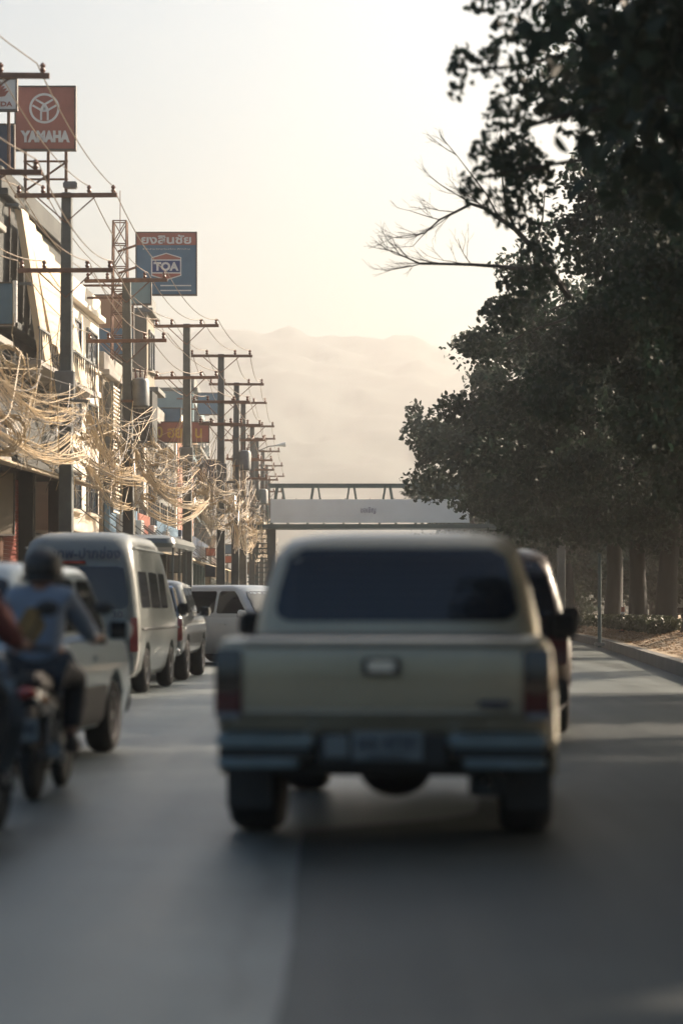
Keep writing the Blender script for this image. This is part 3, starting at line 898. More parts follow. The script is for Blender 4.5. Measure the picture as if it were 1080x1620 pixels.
# tan and blue board
rt, w, h = board('sign_board', 'plain tan board with blue lower half above the grille front', 140, 467, 210, 560, 80, sign_tan, posts={'x': (-.75, -.05), 'z': 8.6})
MB().span((-w / 2, -.012, 0), (w / 2, -.002, h * .44)).build('lower_half', sign_blue, rt)
# red sign with yellow characters
rt, w, h = board('sign_board', 'long red sign with yellow characters behind the third pole', 224, 668, 330, 699, 95, sign_red)
lettering('ท0 ฮยง น', .5, sign_yellow, rt, (0, -.012, h * .5), fit=(w * .8, h * .6), offset=.01)
arm = MB(); arm.tube([(-w / 2 - 1.3, .09, h * .75), (-w / 2 - .04, .09, h * .75)], .05, 6); arm.tube([(-w / 2 - 1.3, .09, h * .25), (-w / 2 - .04, .09, h * .25)], .05, 6); arm.build('bracket', rust_steel, rt, fix=False)
board('sign_board', 'plain blue board on the roof above the red sign', 222, 646, 285, 668, 99, sign_blue, posts={'x': (-.8, -.05), 'z': 8.4})
rt, w, h = board('sign_board', 'dark navy sign with pale letters low behind the third pole', 314, 728, 352, 766, 112, sign_navy)
lettering('P', .5, sign_white, rt, (-w * .25, -.012, h * .5), fit=(w * .16, h * .38)); lettering('N', .5, sign_white, rt, (w * .28, -.012, h * .5), fit=(w * .2, h * .38))
MB().span((-w / 2 - 1.8, .05, h * .4), (-w / 2 - .04, .12, h * .55)).build('bracket', rust_steel, rt)
rt, w, h = board('sign_board', 'pale blue board beside the navy lettered sign', 313, 622, 345, 655, 114, sign_blue, bracket=1.0)
# small lit panel and shop board at the left edge
rt, w, h = board('notice_board', 'beige sunlit panel under the awning at the left edge', -18, 748, 28, 845, 57.5, wall_cream, rz=math.radians(52))
MB().span((-.05, .05, -2.0), (.05, .15, -.04)).build('post', rust_steel, rt)
# small shop signs deep in the street
small = [(326, 868, 340, 879, 108, sign_red, 'tiny red sign hanging in the shaded street'), (352, 880, 366, 890, 112, sign_red, 'tiny round red sign next to the far poles'),
         (325, 893, 340, 912, 104, sign_navy, 'dark blue notice board by the white turning car'), (392, 890, 404, 908, 120, sign_tan, 'tan notice board near the footbridge foot'),
         (352, 862, 368, 876, 118, sign_blue, 'tiny blue hanging sign near the far poles'), (268, 880, 296, 905, 78, wall_grey, 'grey shop board behind the dark pickup')]
for (a, b, c_, d, Y, m, lb) in small:
    rt, w, h = board('shop_sign', lb, a, b, c_, d, Y, m, thick=.08)
    p = MB(); p.tube([(0, .12, h * .5), (0, .12, .14 - rt.location.z)], .03, 6); p.build('post', grey_steel, rt, fix=False)

# lattice mast
def lattice(label, px, py_top, py_bot, Y, wpx):
    p0 = at(px, py_bot, Y); p1 = at(px, py_top, Y)
    root = empty('lattice_mast', p0, 0, label, 'mast')
    h = p1.z - p0.z; w = wpx * Y / F / 2
    mb = MB()
    for (sx, sy) in ((-1, -1), (1, -1), (1, 1), (-1, 1)):
        mb.tube([(sx * w, sy * w, 0), (sx * w * .8, sy * w * .8, h)], .03, 4)
    mb.build('upright', rust_steel, root, fix=False)
    br = MB(); n = 6
    for k in range(n):
        z0 = h * k / n; z1 = h * (k + 1) / n
        for (a, b) in (((-1, -1), (1, -1)), ((1, -1), (1, 1)), ((1, 1), (-1, 1)), ((-1, 1), (-1, -1))):
            s0 = 1 - .2 * k / n; s1 = 1 - .2 * (k + 1) / n
            br.tube([(a[0] * w * s0, a[1] * w * s0, z0), (b[0] * w * s1, b[1] * w * s1, z1)], .018, 4)
            br.tube([(b[0] * w * s0, b[1] * w * s0, z0), (a[0] * w * s1, a[1] * w * s1, z1)], .018, 4)
            br.tube([(a[0] * w * s1, a[1] * w * s1, z1), (b[0] * w * s1, b[1] * w * s1, z1)], .02, 4)
    br.build('brace', rust_steel, root, fix=False)
    MB().tube([(0, 0, h * .9), (0, 0, h + 1.0)], .015, 5).build('antenna', rust_steel, root, fix=False)
lattice('thin rusty lattice mast left of the blue hexagon billboard', 190, 350, 568, 78, 26)

# ------------------------------------------------------------------ utility poles and cables
POLES = [(-70, 115, 42), (104, 305, 54), (205, 440, 67), (297, 512, 78), (349, 560, 88), (371, 605, 99), (385, 635, 108.5), (398, 672, 119), (405, 692, 130), (413, 712, 142), (421, 735, 156), (427, 752, 172)]
names = ['concrete utility pole out at the left frame edge', 'concrete utility pole at the end of the slatted sunshade', 'concrete utility pole under the blue hexagon billboard', 'tall concrete utility pole standing clear against the mountain',
         'utility pole right after the tall clear one', 'utility pole third in the row against the mountain', 'utility pole fourth in the row against the mountain', 'utility pole fifth in the row against the mountain',
         'far thin utility pole with a horn lamp arm', 'far thin utility pole left of the footbridge', 'faint utility pole by the footbridge deck', 'farthest faint utility pole beyond the footbridge']
PT = []
for i, (px, py, Y) in enumerate(POLES):
    top = at(px, py, Y)
    base = Vector((top.x, Y, 0.14))
    H = top.z - base.z
    root = empty('utility_pole', base, YAW * .5, names[i], 'utility pole', 'utility poles along the left kerb')
    MB().loft([[(-.17, -.17, -.2), (.17, -.17, -.2), (.17, .17, -.2), (-.17, .17, -.2)], [(-.11, -.11, H), (.11, -.11, H), (.11, .11, H), (-.11, .11, H)]]).build('shaft', concrete_pole, root, bevel=.015, seg=1)
    vr = random.Random(500 + i)
    root.rotation_euler = (vr.uniform(-.008, .008), vr.uniform(-.012, .012), YAW * .5 + vr.uniform(-.06, .06))
    half = 1.55 if i == 0 else 1.08 * vr.uniform(.92, 1.1)
    arms = [(-.08, half), (-1.75, half * vr.uniform(.9, 1.0))]
    if i in (4, 6, 7, 10): arms.append((-2.5 - vr.random() * .4, half * .7))
    for (dz, hw_) in arms:
        a = MB().span((-hw_, -.19, H + dz - .05), (hw_, -.121, H + dz + .05)).build('crossarm', rust_steel, root, bevel=.008, seg=1)
        MB().tube([(-hw_ * .6, -.135, H + dz), (0, -.12, H + dz - .6), (hw_ * .6, -.135, H + dz)], .018, 5).build('brace', rust_steel, a, fix=False)
        for x in (-.92, -.45, .45, .92):
            ins = MB(); ins.loft([[(x * hw_ + r * math.cos(2 * math.pi * k / 8), -.135 + r * math.sin(2 * math.pi * k / 8), H + dz + .05 + z) for k in range(8)] for (z, r) in ((0, .03), (.05, .055), (.09, .035), (.13, .055), (.18, .02))])
            ins.build('insulator', porcelain, a, smooth=True)
    PT.append((base, H, half))
    # service box and telecom brackets
    if i in (2, 5, 8):
        tk = MB(); tk.loft([[(.36 + r * math.cos(2 * math.pi * k / 14), r * math.sin(2 * math.pi * k / 14), H - 3.6 + z) for k in range(14)] for (z, r) in ((0, .20), (.06, .25), (.72, .25), (.80, .21), (.84, .08))])
        t_o = tk.build('transformer', grey_steel, root, smooth=True, angle=35)
        bs = MB()
        for k in range(3): bs.tube([(.36 + .12 * (k - 1), 0, H - 2.78), (.36 + .15 * (k - 1), 0, H - 2.5)], [.035, .02], 6)
        bs.build('bushing', porcelain, t_o, fix=False)
        MB().span((-.16, -.16, H - 3.45), (.5, .16, H - 3.38)).build('transformer_bracket', rust_steel, root)
    if i in (1, 3, 4):
        MB().span((-.22, -.32, H - 4.6), (.22, -.12, H - 4.0)).build('service_box', grey_steel, root, bevel=.02, seg=1)
    MB().span((-.55, -.16, 5.7), (.55, -.105, 5.78)).build('cable_bracket', grey_steel, root)
# horn lamp on the ninth pole
b, H, hf = PT[8]
lp = empty('street_lamp', (b.x, b.y, H - .6), 0, 'small pale street lamp on a curved arm by the footbridge', 'street lamp')
MB().tube([(0.1, -.2, 0), (.7, -.25, .25), (1.25, -.3, .3)], .03, 6).build('arm', grey_steel, lp, fix=False)
MB().loft([[(1.1, -.3 + .05 * math.cos(a), .3 + .05 * math.sin(a)) for a in [2 * math.pi * k / 8 for k in range(8)]], [(1.6, -.3 + .16 * math.cos(a), .36 + .14 * math.sin(a)) for a in [2 * math.pi * k / 8 for k in range(8)]]]).build('lamp_head', sign_white, lp, smooth=True)

def catenary(a, b, sag, n=12):
    return [a.lerp(b, t / n) - Vector((0, 0, sag * 4 * (t / n) * (1 - t / n))) for t in range(n + 1)]

# power lines: one object per line over the whole row
lines = [(-.92, -.08), (-.45, -.08), (.45, -.08), (.92, -.08), (-.92, -1.75), (-.45, -1.75), (.45, -1.75), (.92, -1.75)]
for (x, dz) in lines:
    mb = MB(); rr = random.Random(int(x * 100 + dz * 10))
    prev = None
    for i, (b, H, hf) in enumerate(PT):
        p = Vector((b.x + x * hf, b.y - .13, b.z + H + dz + .22))
        if prev is None:
            q = p + Vector((-2.0, -14, .6)); mb.tube(catenary(q, p, .3, 8), .013, 4)
        else:
            mb.tube(catenary(prev, p, .22 + rr.random() * .25, 12), .013 if i < 6 else .010, 4)
        prev = p
    o0 = Vector((PT[0][0].x, PT[0][0].y, PT[0][0].z + PT[0][1]))
    mb.v = [tuple(Vector(v) - o0) for v in mb.v]
    o = mb.build('power_line', wire_m, None, fix=False)
    o.location = o0
    tag(o, 'thin power line, %s, on the %s crossarms of the pole row' % ({.92: 'outermost over the road', .45: 'second from the road', -.45: 'third from the road', -.92: 'nearest the shop fronts'}[x], 'top' if dz > -1 else 'lower'), 'power line', 'power lines along the pole row')

# telecom bundles: one tangle per span
def tangle(i):
    rr = random.Random(100 + i)
    (b0, H0, _), (b1, H1, _) = PT[i], PT[i + 1]
    o0 = Vector((b0.x, b0.y, 5.5))
    near = i < 6
    lo = MB(); hi_ = MB()
    def pick(): return lo if rr.random() < .5 else hi_
    def rough(path, am):
        """uneven slack along a strand"""
        n = len(path) - 1
        p1, p2, p3 = rr.uniform(0, 6), rr.uniform(0, 6), rr.uniform(0, 6)
        f1, f2 = rr.uniform(.25, .6), rr.uniform(.7, 1.3)
        out = []
        for q, p in enumerate(path):
            e = math.sin(math.pi * q / n) ** .5
            out.append(p + Vector((am * math.sin(p1 + q * f1), am * .3 * math.sin(p3 + q), am * (.7 * math.sin(p2 + q * f1 * 1.3) + .35 * math.sin(p3 + q * f2)))) * e)
        return out
    knots = [(rr.uniform(-.5, .7), rr.uniform(4.5, 6.9)) for _ in range(7)]
    # long strands, gathered at a few knots on each pole
    for k in range(52 if near else 26):
        ka, kb = rr.choice(knots), rr.choice(knots)
        a = Vector((b0.x + ka[0] + rr.gauss(0, .08), b0.y + rr.uniform(-.1, .1), ka[1] + rr.gauss(0, .08)))
        b = Vector((b1.x + kb[0] + rr.gauss(0, .08), b1.y, kb[1] + rr.gauss(0, .08)))
        path = rough(catenary(a, b, abs(rr.gauss(.25, .45)) + .03, 16), rr.choice([.02, .05, .1, .2]))
        pick().tube(path, rr.choice([.004, .005, .006, .007, .011]) * (1 if near else 1.15), 4)
    # slack loops that hang low from mid span
    for k in range(18 if near else 8):
        t0 = rr.uniform(0, .85); t1 = min(1, t0 + rr.uniform(.08, .4))
        a = b0.lerp(b1, t0); b = b0.lerp(b1, t1)
        a = Vector((a.x + rr.uniform(-.5, .6), a.y, rr.uniform(4.8, 6.4))); b = Vector((b.x + rr.uniform(-.5, .6), b.y, rr.uniform(4.6, 6.4)))
        pick().tube(rough(catenary(a, b, rr.uniform(.2, 1.2), 12), .06), rr.choice([.007, .009, .012]), 4)
    # lashed bundles, each a dozen strands lying loosely together
    for k in range(3):
        za = 4.35 + .55 * k + rr.uniform(-.2, .2)
        a = Vector((b0.x + rr.uniform(-.1, .6), b0.y, za + rr.uniform(0, .4))); b = Vector((b1.x + rr.uniform(-.1, .6), b1.y, za + rr.uniform(-.2, .5)))
        sg = rr.uniform(.2, .7)
        for q in range(12 if near else 6):
            e = Vector((rr.gauss(0, .07), 0, rr.gauss(0, .06)))
            pth = [p + e for p in catenary(a, b, sg * rr.uniform(.85, 1.2), 14)]
            lo.tube(rough(pth, .05), rr.uniform(.008, .016), 4)
    # coils of spare cable
    for k in range(4 if near else 1):
        t = rr.choice([rr.uniform(.02, .2), rr.uniform(.75, .95), rr.uniform(.2, .8)])
        c = b0.lerp(b1, t); c = Vector((c.x + rr.uniform(-.4, .4), c.y, rr.uniform(4.3, 6.2)))
        rad = rr.uniform(.18, .42); tilt = rr.uniform(-.8, .8); flat = rr.uniform(.4, .9)
        for q in range(9):
            r1 = rad * rr.uniform(.75, 1.2); sh = rr.uniform(-.05, .05); ph = rr.uniform(0, 6)
            pth = []
            for j in range(17):
                an = 2 * math.pi * j / 16
                u = r1 * math.cos(an); w_ = r1 * flat * math.sin(an) + .03 * math.sin(3 * an + ph)
                pth.append(c + Vector((u * math.cos(tilt) + sh, u * .5 + sh, w_ + u * math.sin(tilt) * .5)))
            lo.tube(pth, rr.uniform(.007, .011), 4, cap=False)
    # runs across to the shop fronts, fans down from the pole
    for k in range(26 if near else 9):
        t = rr.uniform(0, 1)
        c = b0.lerp(b1, t)
        a = Vector((b0.x + rr.uniform(-.2, .2), b0.y + rr.uniform(-.1, .1), rr.uniform(5.2, 8.0)))
        e = Vector((left_x(-11.2, c.y), c.y, rr.uniform(3.6, 6.8)))
        if rr.random() < .6:
            e = Vector((c.x + rr.uniform(-1.6, .3), c.y, rr.uniform(3.6, 5.2)))
        pick().tube(rough(catenary(a, e, rr.uniform(.02, .5), 10), .03), rr.choice([.006, .008, .010]), 4)
    # hanging tails
    for k in range(14 if near else 5):
        t = rr.uniform(0, 1); c = b0.lerp(b1, t)
        z1 = rr.uniform(5.0, 7.4); z0 = z1 - rr.uniform(.6, 2.2); x = c.x + rr.uniform(-.9, .4)
        lo.tube([(x, c.y, z1), (x + rr.uniform(-.08, .08), c.y + rr.uniform(-.1, .1), (z0 + z1) / 2), (x + rr.uniform(-.2, .2), c.y, z0)], .009, 4)
    where = ['left frame edge', 'sunlit white shophouse', 'grille front shophouse', 'red yellow sign', 'pink panel shophouse', 'navy lettered sign', 'teal block', 'footbridge stairs', 'footbridge end', 'far side of the footbridge', 'last faint shophouse'][i]
    root = empty('cable_tangle', o0, 0, 'tangle of dusty drooping telecom cables in front of the ' + where, 'cables', 'telecom cable tangles between the poles')
    for mb, m, nm in ((lo, cable_m, 'dusty_strands'), (hi_, black_cable, 'black_strands')):
        if not mb.v: continue
        mb.v = [tuple(Vector(v) - o0) for v in mb.v]
        tag(mb.build(nm, m, root, fix=False), kind='stuff')
for i in range(len(PT) - 1):
    tangle(i)

# ------------------------------------------------------------------ footbridge
YBR = 120.0
zb = at(0, 829, YBR).z; zt = at(0, 765, YBR).z
xl, xr = at(424, 0, YBR).x, at(900, 0, YBR).x
br = empty('footbridge', (xl, YBR, 0.0), 0, 'steel footbridge with a white banner crossing the road', 'footbridge')
Lb = xr - xl
MB().span((0, 0, zb - .22), (Lb, 2.2, zb)).build('deck', teal_steel, br, bevel=.01, seg=1)
for yy in (0.0, 2.2):
    c = MB(); c.span((0, yy - .06, zt - .11), (Lb, yy + .06, zt)); c.build('top_chord', teal_steel, br)
    n = int(Lb / 1.8)
    for k in range(n):
        x = .55 + k * 1.8
        for s in (-1, 1):
            MB().tube([(x + s * .12, yy, zt - .08), (x + s * .42, yy, zb)], .045, 5).build('diagonal', teal_steel, br, fix=False)
mbn = MB(); nb = 40
xb0, xb1 = at(428, 0, YBR).x - xl, at(742, 0, YBR).x - xl
zb1 = at(0, 790, YBR).z
bt = empty('banner', (xl, YBR, 0), 0, 'long white banner hung along the footbridge railing', 'banner')
vs = []; fs = []
for k in range(nb + 1):
    x = xb0 + (xb1 - xb0) * k / nb
    for j in range(5):
        z = zb + .06 + (zb1 - zb - .06) * j / 4
        vs.append((x, -.10 - .02 * math.sin(k * .9) * (j - 2) / 2, z))
for k in range(nb):
    for j in range(4):
        fs.append((k * 5 + j, (k + 1) * 5 + j, (k + 1) * 5 + j + 1, k * 5 + j + 1))
n0 = len(vs)
vs += [(v[0], v[1] + .02, v[2]) for v in vs]
fs += [tuple(reversed([i + n0 for i in f])) for f in fs]
mbn.add(vs, fs); mbn.build('cloth', banner_m, bt, smooth=True)
lettering('ขอเชิญ', .4, ink_blue, bt, (at(582, 0, YBR).x - xl, -.16, at(0, 808, YBR).z), fit=(.75, .32))
rp = MB()
for k in range(9): rp.tube([(xb0 + .05 + (xb1 - xb0 - .1) * k / 8, -.05, zb + .08), (xb0 + .05 + (xb1 - xb0 - .1) * k / 8, -.05, zb1 + .06)], .02, 5)
rp.build('tie_rail', teal_steel, bt, fix=False)
for x in (.15, Lb - .3):
    MB().span((x - .2, .9, 0), (x + .2, 1.3, zb - .22)).build('column', concrete_pole, br, bevel=.02, seg=1)
st = MB()
for k in range(22):
    st.span((-1.6, 2.3 + k * .3, zb - .2 - k * .24), (-.1, 2.62 + k * .3, zb - .14 - k * .24))
st.build('step', teal_steel, br, fix=False)
sr = MB()
for x in (-1.6, -.1): sr.tube([(x, 2.0, zb + 1.0), (x, 9.0, zb - 4.3)], .04, 5); sr.tube([(x, 2.0, zb - .2), (x, 9.0, zb - 5.5)], .06, 5)
sr.tube([(-1.6, 1.0, 0), (-1.6, 1.0, zb + 1.0)], .06, 6)
sr.span((-1.7, 0, zb - .18), (-.002, 2.2, zb - .02))
sr.build('stair_rail', teal_steel, br, fix=False)

# ------------------------------------------------------------------ right-hand street furniture
p = at(948, 0, 70)
lpz = at(0, 862, 70).z
post = empty('sign_post', (p.x, 70, bank_z(p.x - .066 * 70) - .02), 0, 'plain grey green metal post before the hedge on the right', 'post')
MB().tube([(0, 0, -.1), (0, 0, lpz - .55)], .055, 8).build('shaft', teal_steel, post, smooth=True, fix=False)
MB().ball((0, 0, lpz - .53), (.075, .075, .05), 8, 6).build('cap', teal_steel, post, smooth=True)
MB().span((-.14, -.14, -.05), (.14, .14, .04)).build('base_plate', grey_steel, post, bevel=.01, seg=1)
def red_post(px, Y, label):
    p = at(px, 0, Y)
    r = empty('marker_post', (p.x, Y, bank_z(p.x - .066 * Y + bend(Y)) - .01), 0, label, 'bollard', 'red and white marker posts')
    for k in range(5):
        MB().tube([(0, 0, .18 * k), (0, 0, .18 * (k + 1) - .002)], .07, 8).build('band', sign_red if k % 2 == 0 else sign_white, r, fix=False)
    MB().loft([[(.14 * math.cos(2 * math.pi * k / 10), .14 * math.sin(2 * math.pi * k / 10), z) for k in range(10)] for z in (-.02, .05)]).build('foot', black_plastic, r)
red_post(985, 86, 'red and white marker post in front of the hedge')

# ------------------------------------------------------------------ vehicles
def interp(levels, z, k):
    zs = [l[0] for l in levels]
    return float(np.interp(z, zs, [l[k] for l in levels]))

def rring(hw, y0, y1, r, z, bow0, bow1, n=6):
    pts = []
    for (cx, cy, a0) in ((hw - r, y1 - r, 0), (-hw + r, y1 - r, 90), (-hw + r, y0 + r, 180), (hw - r, y0 + r, 270)):
        for k in range(n + 1):
            a = math.radians(a0 + 90 * k / n)
            pts.append([cx + r * math.cos(a), cy + r * math.sin(a)])
    # extra points on long edges so that the ends can bow
    out = []
    m = len(pts)
    for i in range(m):
        p, q = pts[i], pts[(i + 1) % m]
        out.append(p)
        d = math.hypot(q[0] - p[0], q[1] - p[1])
        if (i + 1) % (n + 1) == 0:
            for k in range(1, 8):
                out.append([p[0] + (q[0] - p[0]) * k / 8, p[1] + (q[1] - p[1]) * k / 8])
    res = []
    for (x, y) in out:
        t = (y - y0) / (y1 - y0)
        e = (x / hw) ** 2
        res.append((x, y + (1 - t) ** 4 * bow0 * e - t ** 4 * bow1 * e, z))
    return res

def round_poly(poly, r, n=5):
    out = []
    m = len(poly)
    for i in range(m):
        p = Vector(poly[i]).to_2d(); a = Vector(poly[i - 1]).to_2d(); b = Vector(poly[(i + 1) % m]).to_2d()
        da = (a - p); db = (b - p)
        rr_ = min(r, da.length * .45, db.length * .45)
        s = p + da.normalized() * rr_; e = p + db.normalized() * rr_
        for k in range(n + 1):
            t = k / n
            out.append(s * (1 - t) ** 2 + p * 2 * t * (1 - t) + e * t ** 2)
    return out

def columns(poly, n):
    xs = [p[0] for p in poly]
    lo, hi = min(xs), max(xs)
    cols = []
    for k in range(n + 1):
        t = k / n
        x = lo + (hi - lo) * (0.5 - 0.5 * math.cos(math.pi * t))
        x = min(max(x, lo + 1e-4), hi - 1e-4)
        zs = []
        for i in range(len(poly)):
            a, b = poly[i], poly[(i + 1) % len(poly)]
            if (a[0] - x) * (b[0] - x) <= 0 and abs(a[0] - b[0]) > 1e-9:
                zs.append(a[1] + (b[1] - a[1]) * (x - a[0]) / (b[0] - a[0]))
        cols.append((x, min(zs), max(zs)))
    return cols

def panel(poly, r, fn, off=.006, n=14, rows=5):
    """thin curved sheet laid on a surface: fn(u, v, off) -> 3D"""
    cols = columns(round_poly(poly, r), n)
    mb = MB(); vs = []; fs = []
    for (x, a, b) in cols:
        for j in range(rows + 1):
            vs.append(fn(x, a + (b - a) * j / rows, off))
    q = rows + 1
    for i in range(len(cols) - 1):
        for j in range(rows):
            fs.append((i * q + j, (i + 1) * q + j, (i + 1) * q + j + 1, i * q + j + 1))
    n0 = len(vs)
    for (x, a, b) in cols:
        for j in range(rows + 1):
            vs.append(fn(x, a + (b - a) * j / rows, off - .02))
    rim = [i * q for i in range(len(cols))] + [(len(cols) - 1) * q + j for j in range(1, q)] + [i * q + rows for i in range(len(cols) - 2, -1, -1)] + [j for j in range(rows - 1, 0, -1)]
    for i in range(len(rim)):
        a, b = rim[i], rim[(i + 1) % len(rim)]
        fs.append((a, b, b + n0, a + n0))
    mb.add(vs, fs)
    return mb

def wheel_meshes(r, w):
    t = MB()
    t.lathe_x([(-w / 2 + .02, r * .60), (-w / 2, r * .68), (-w / 2, r * .88), (-w / 2 + .035, r * .97), (-w * .2, r), (w * .2, r), (w / 2 - .035, r * .97), (w / 2, r * .88), (w / 2, r * .68), (w / 2 - .02, r * .60)], (0, 0, 0), 32)
    rm = MB()
    rm.lathe_x([(w / 2 - .09, r * .1), (w / 2 - .085, r * .58), (w / 2 - .012, r * .62), (w / 2 - .014, r * .57), (w / 2 - .07, r * .54), (w / 2 - .08, r * .08)], (0, 0, 0), 28)
    for k in range(6):
        a = 2 * math.pi * k / 6
        d = Vector((0, math.cos(a), math.sin(a))); q = Matrix((Vector((1, 0, 0)), Vector((0, -math.sin(a), math.cos(a))), d)).transposed()
        rm.box(Vector((w / 2 - .045, 0, 0)) + d * r * .32, (.03, r * .15, r * .52), q)
    rm.lathe_x([(w / 2 - .08, r * .02), (w / 2 - .08, r * .15), (w / 2 - .02, r * .13), (w / 2 - .015, r * .02)], (0, 0, 0), 14)
    return t, rm

class Car:
    def __init__(s, name, label, cat, loc, heading, paint, low, cab, bow=(.05, .10), cbow=(.06, .10), group='vehicles in the queue', rot=None):
        s.root = empty(name, loc, -heading if rot is None else rot, label, cat, group)
        s.low, s.cab, s.bow, s.cbow, s.paint = low, cab, bow, cbow, paint
    def fn_side(s, levels, sd):
        return lambda u, v, o: (sd * (interp(levels, v, 1) + o), u, v)
    def fn_rear(s, levels, bow):
        return lambda u, v, o: (u, interp(levels, v, 2) + bow * (u / interp(levels, v, 1)) ** 2 - o, v)
    def fn_front(s, levels, bow):
        return lambda u, v, o: (u, interp(levels, v, 3) - bow * (u / interp(levels, v, 1)) ** 2 + o, v)
    def body(s, axles, r):
        rings = [rring(hw, y0, y1, rad, z, s.bow[0], s.bow[1]) for (z, hw, y0, y1, rad) in s.low]
        o = MB().loft(rings).build('body', s.paint, s.root, smooth=True, angle=50)
        cut = MB()
        for (y, hx) in axles:
            for sd in (-1, 1):
                cut.loft([[(sd * x, y + (r + .06) * math.cos(2 * math.pi * k / 24), r + .02 + (r + .06) * math.sin(2 * math.pi * k / 24)) for k in range(24)] for x in (hx - .24, hx + .4)])
        c = cut.build('cutter', None)
        bm = o.modifiers.new('Boolean', 'BOOLEAN'); bm.operation = 'DIFFERENCE'; bm.object = c; bm.solver = 'EXACT'
        bpy.context.view_layer.update()
        # cutter shares the vehicle's local frame for the cut
        c.parent = s.root
        bpy.context.view_layer.update()
        dg = bpy.context.evaluated_depsgraph_get()
        me = bpy.data.meshes.new_from_object(o.evaluated_get(dg))
        o.modifiers.clear()
        o.data = me
        if not me.materials: me.materials.append(s.paint)
        bpy.data.objects.remove(c)
        me.shade_smooth(); me.set_sharp_from_angle(angle=math.radians(42))
        if s.cab:
            rings = [rring(hw, y0, y1, rad, z, s.cbow[0], s.cbow[1]) for (z, hw, y0, y1, rad) in s.cab]
            MB().loft(rings).build('cabin', s.paint, s.root, smooth=True, angle=40)
        return o
    def wheels(s, axles, r, w):
        t, rm = wheel_meshes(r, w)
        tm = t.build('wheel', rubber, s.root, smooth=True, angle=50)
        tmesh = tm.data
        first = True; rmesh = None
        for (y, hx) in axles:
            for sd in (-1, 1):
                if first:
                    o = tm
                    k = rm.build('rim', alloy, o, smooth=True, angle=35); rmesh = k.data
                    first = False
                else:
                    o = link_mesh('wheel', tmesh, rubber, s.root)
                    k = link_mesh('rim', rmesh, alloy, o)
                o.location = (sd * (hx - w / 2), y, r)
                if sd < 0: o.rotation_euler = (0, 0, math.pi)
        ax = MB()
        for (y, hx) in axles: ax.tube([(-hx + w, y, r), (hx - w, y, r)], .05, 8)
        ax.build('axle', black_plastic, s.root, fix=False)
    def glass(s, kind, poly, r=.08, name='window', m=None, levels=None, sides=(-1, 1)):
        lv = levels or s.cab; bw = s.cbow if lv is s.cab else s.bow
        m = m or glass_dark
        if kind == 'side':
            for sd in sides:
                panel(poly, r, s.fn_side(lv, sd)).build(name, m, s.root, smooth=True, angle=50)
        elif kind == 'rear':
            return panel(poly, r, s.fn_rear(lv, bw[0])).build(name, m, s.root, smooth=True, angle=50)
        else:
            return panel(poly, r, s.fn_front(lv, bw[1])).build(name, m, s.root, smooth=True, angle=50)
    def mirrors(s, y, z, hx, m):
        for sd in (-1, 1):
            mb = MB()
            mb.loft([[(sd * (hx + x), y + dy * sy, z + dz * sz) for (sy, sz) in ((-1, -1), (1, -.8), (1, .8), (-1, 1))] for (x, dy, dz) in ((.02, .05, .05), (.06, .075, .095), (.20, .07, .09), (.235, .04, .06))])
            k = mb.build('mirror', m, s.root, bevel=.02, seg=2, smooth=True)
            MB().span((sd * (hx + .07), y - .084, z - .07), (sd * (hx + .2), y - .077, z + .07)).build('mirror_glass', glass_dark, k)
    def plate(s, x, y, z, txt='', w=.36, h=.16, line2=None):
        o = MB().span((x - w / 2, y - .02, z - h / 2), (x + w / 2, y, z + h / 2)).build('number_plate', plate_m, s.root, bevel=.006, seg=1)
        if txt:
            lettering(txt, .1, ink, o, (x, y - .024, z + h * .12), fit=(w * .8, h * .45))
        if line2:
            lettering(line2, .05, ink, o, (x, y - .024, z - h * .33), fit=(w * .55, h * .16))
        return o
    def lamp(s, poly, m, kind='rear', name='tail_lamp', levels=None, r=.03, off=.02):
        lv = levels or s.low; bw = s.bow if lv is s.low else s.cbow
        fn = s.fn_rear(lv, bw[0]) if kind == 'rear' else s.fn_front(lv, bw[1])
        for sd in (-1, 1):
            P = [(sd * p[0], p[1]) for p in poly]
            panel(P, r, fn, off=off, n=8, rows=3).build(name, m, s.root, smooth=True, angle=50)

# ---- gold pickup
low = [(.44, .78, .16, 4.95, .10), (.52, .85, .06, 5.02, .13), (.70, .885, .03, 5.06, .15), (.90, .890, .03, 5.05, .15), (1.02, .875, .04, 5.0, .14), (1.07, .85, .06, 4.9, .11), (1.085, .81, .10, 4.8, .08)]
cab = [(1.06, .83, 1.50, 3.72, .14), (1.16, .82, 1.52, 3.58, .15), (1.36, .775, 1.58, 3.32, .16), (1.52, .73, 1.64, 3.12, .17), (1.60, .70, 1.70, 2.98, .19), (1.655, .64, 1.78, 2.86, .22), (1.69, .50, 1.92, 2.70, .24), (1.70, .30, 2.1, 2.5, .15)]
gp = Car('pickup_truck', 'gold double cab pickup seen from behind in the middle of the road', 'pickup truck', (.205, 12.4, 0), .071, gold_paint, low, cab)
AX = [(1.05, .885), (4.15, .875)]
gp.body(AX, .36); gp.wheels(AX, .365, .29)
gp.glass('rear', [(-.72, 1.165), (.72, 1.165), (.63, 1.59), (-.63, 1.59)], .11, 'rear_window')
gp.glass('side', [(1.72, 1.17), (2.55, 1.17), (2.48, 1.56), (1.80, 1.56)], .08)
gp.glass('side', [(2.63, 1.17), (3.46, 1.15), (3.10, 1.56), (2.58, 1.56)], .08)
gp.glass('front', [(-.70, 1.16), (.70, 1.16), (.58, 1.58), (-.58, 1.58)], .1, 'windscreen')
rw = MB(); q = gp.fn_rear(gp.cab, gp.cbow[0])
for k in range(7): rw.tube([q(-.58 + 1.16 * j / 10, 1.22 + k * .05, .008) for j in range(11)], .0025, 3)
rw.build('demister_line', black_plastic, gp.root, fix=False)
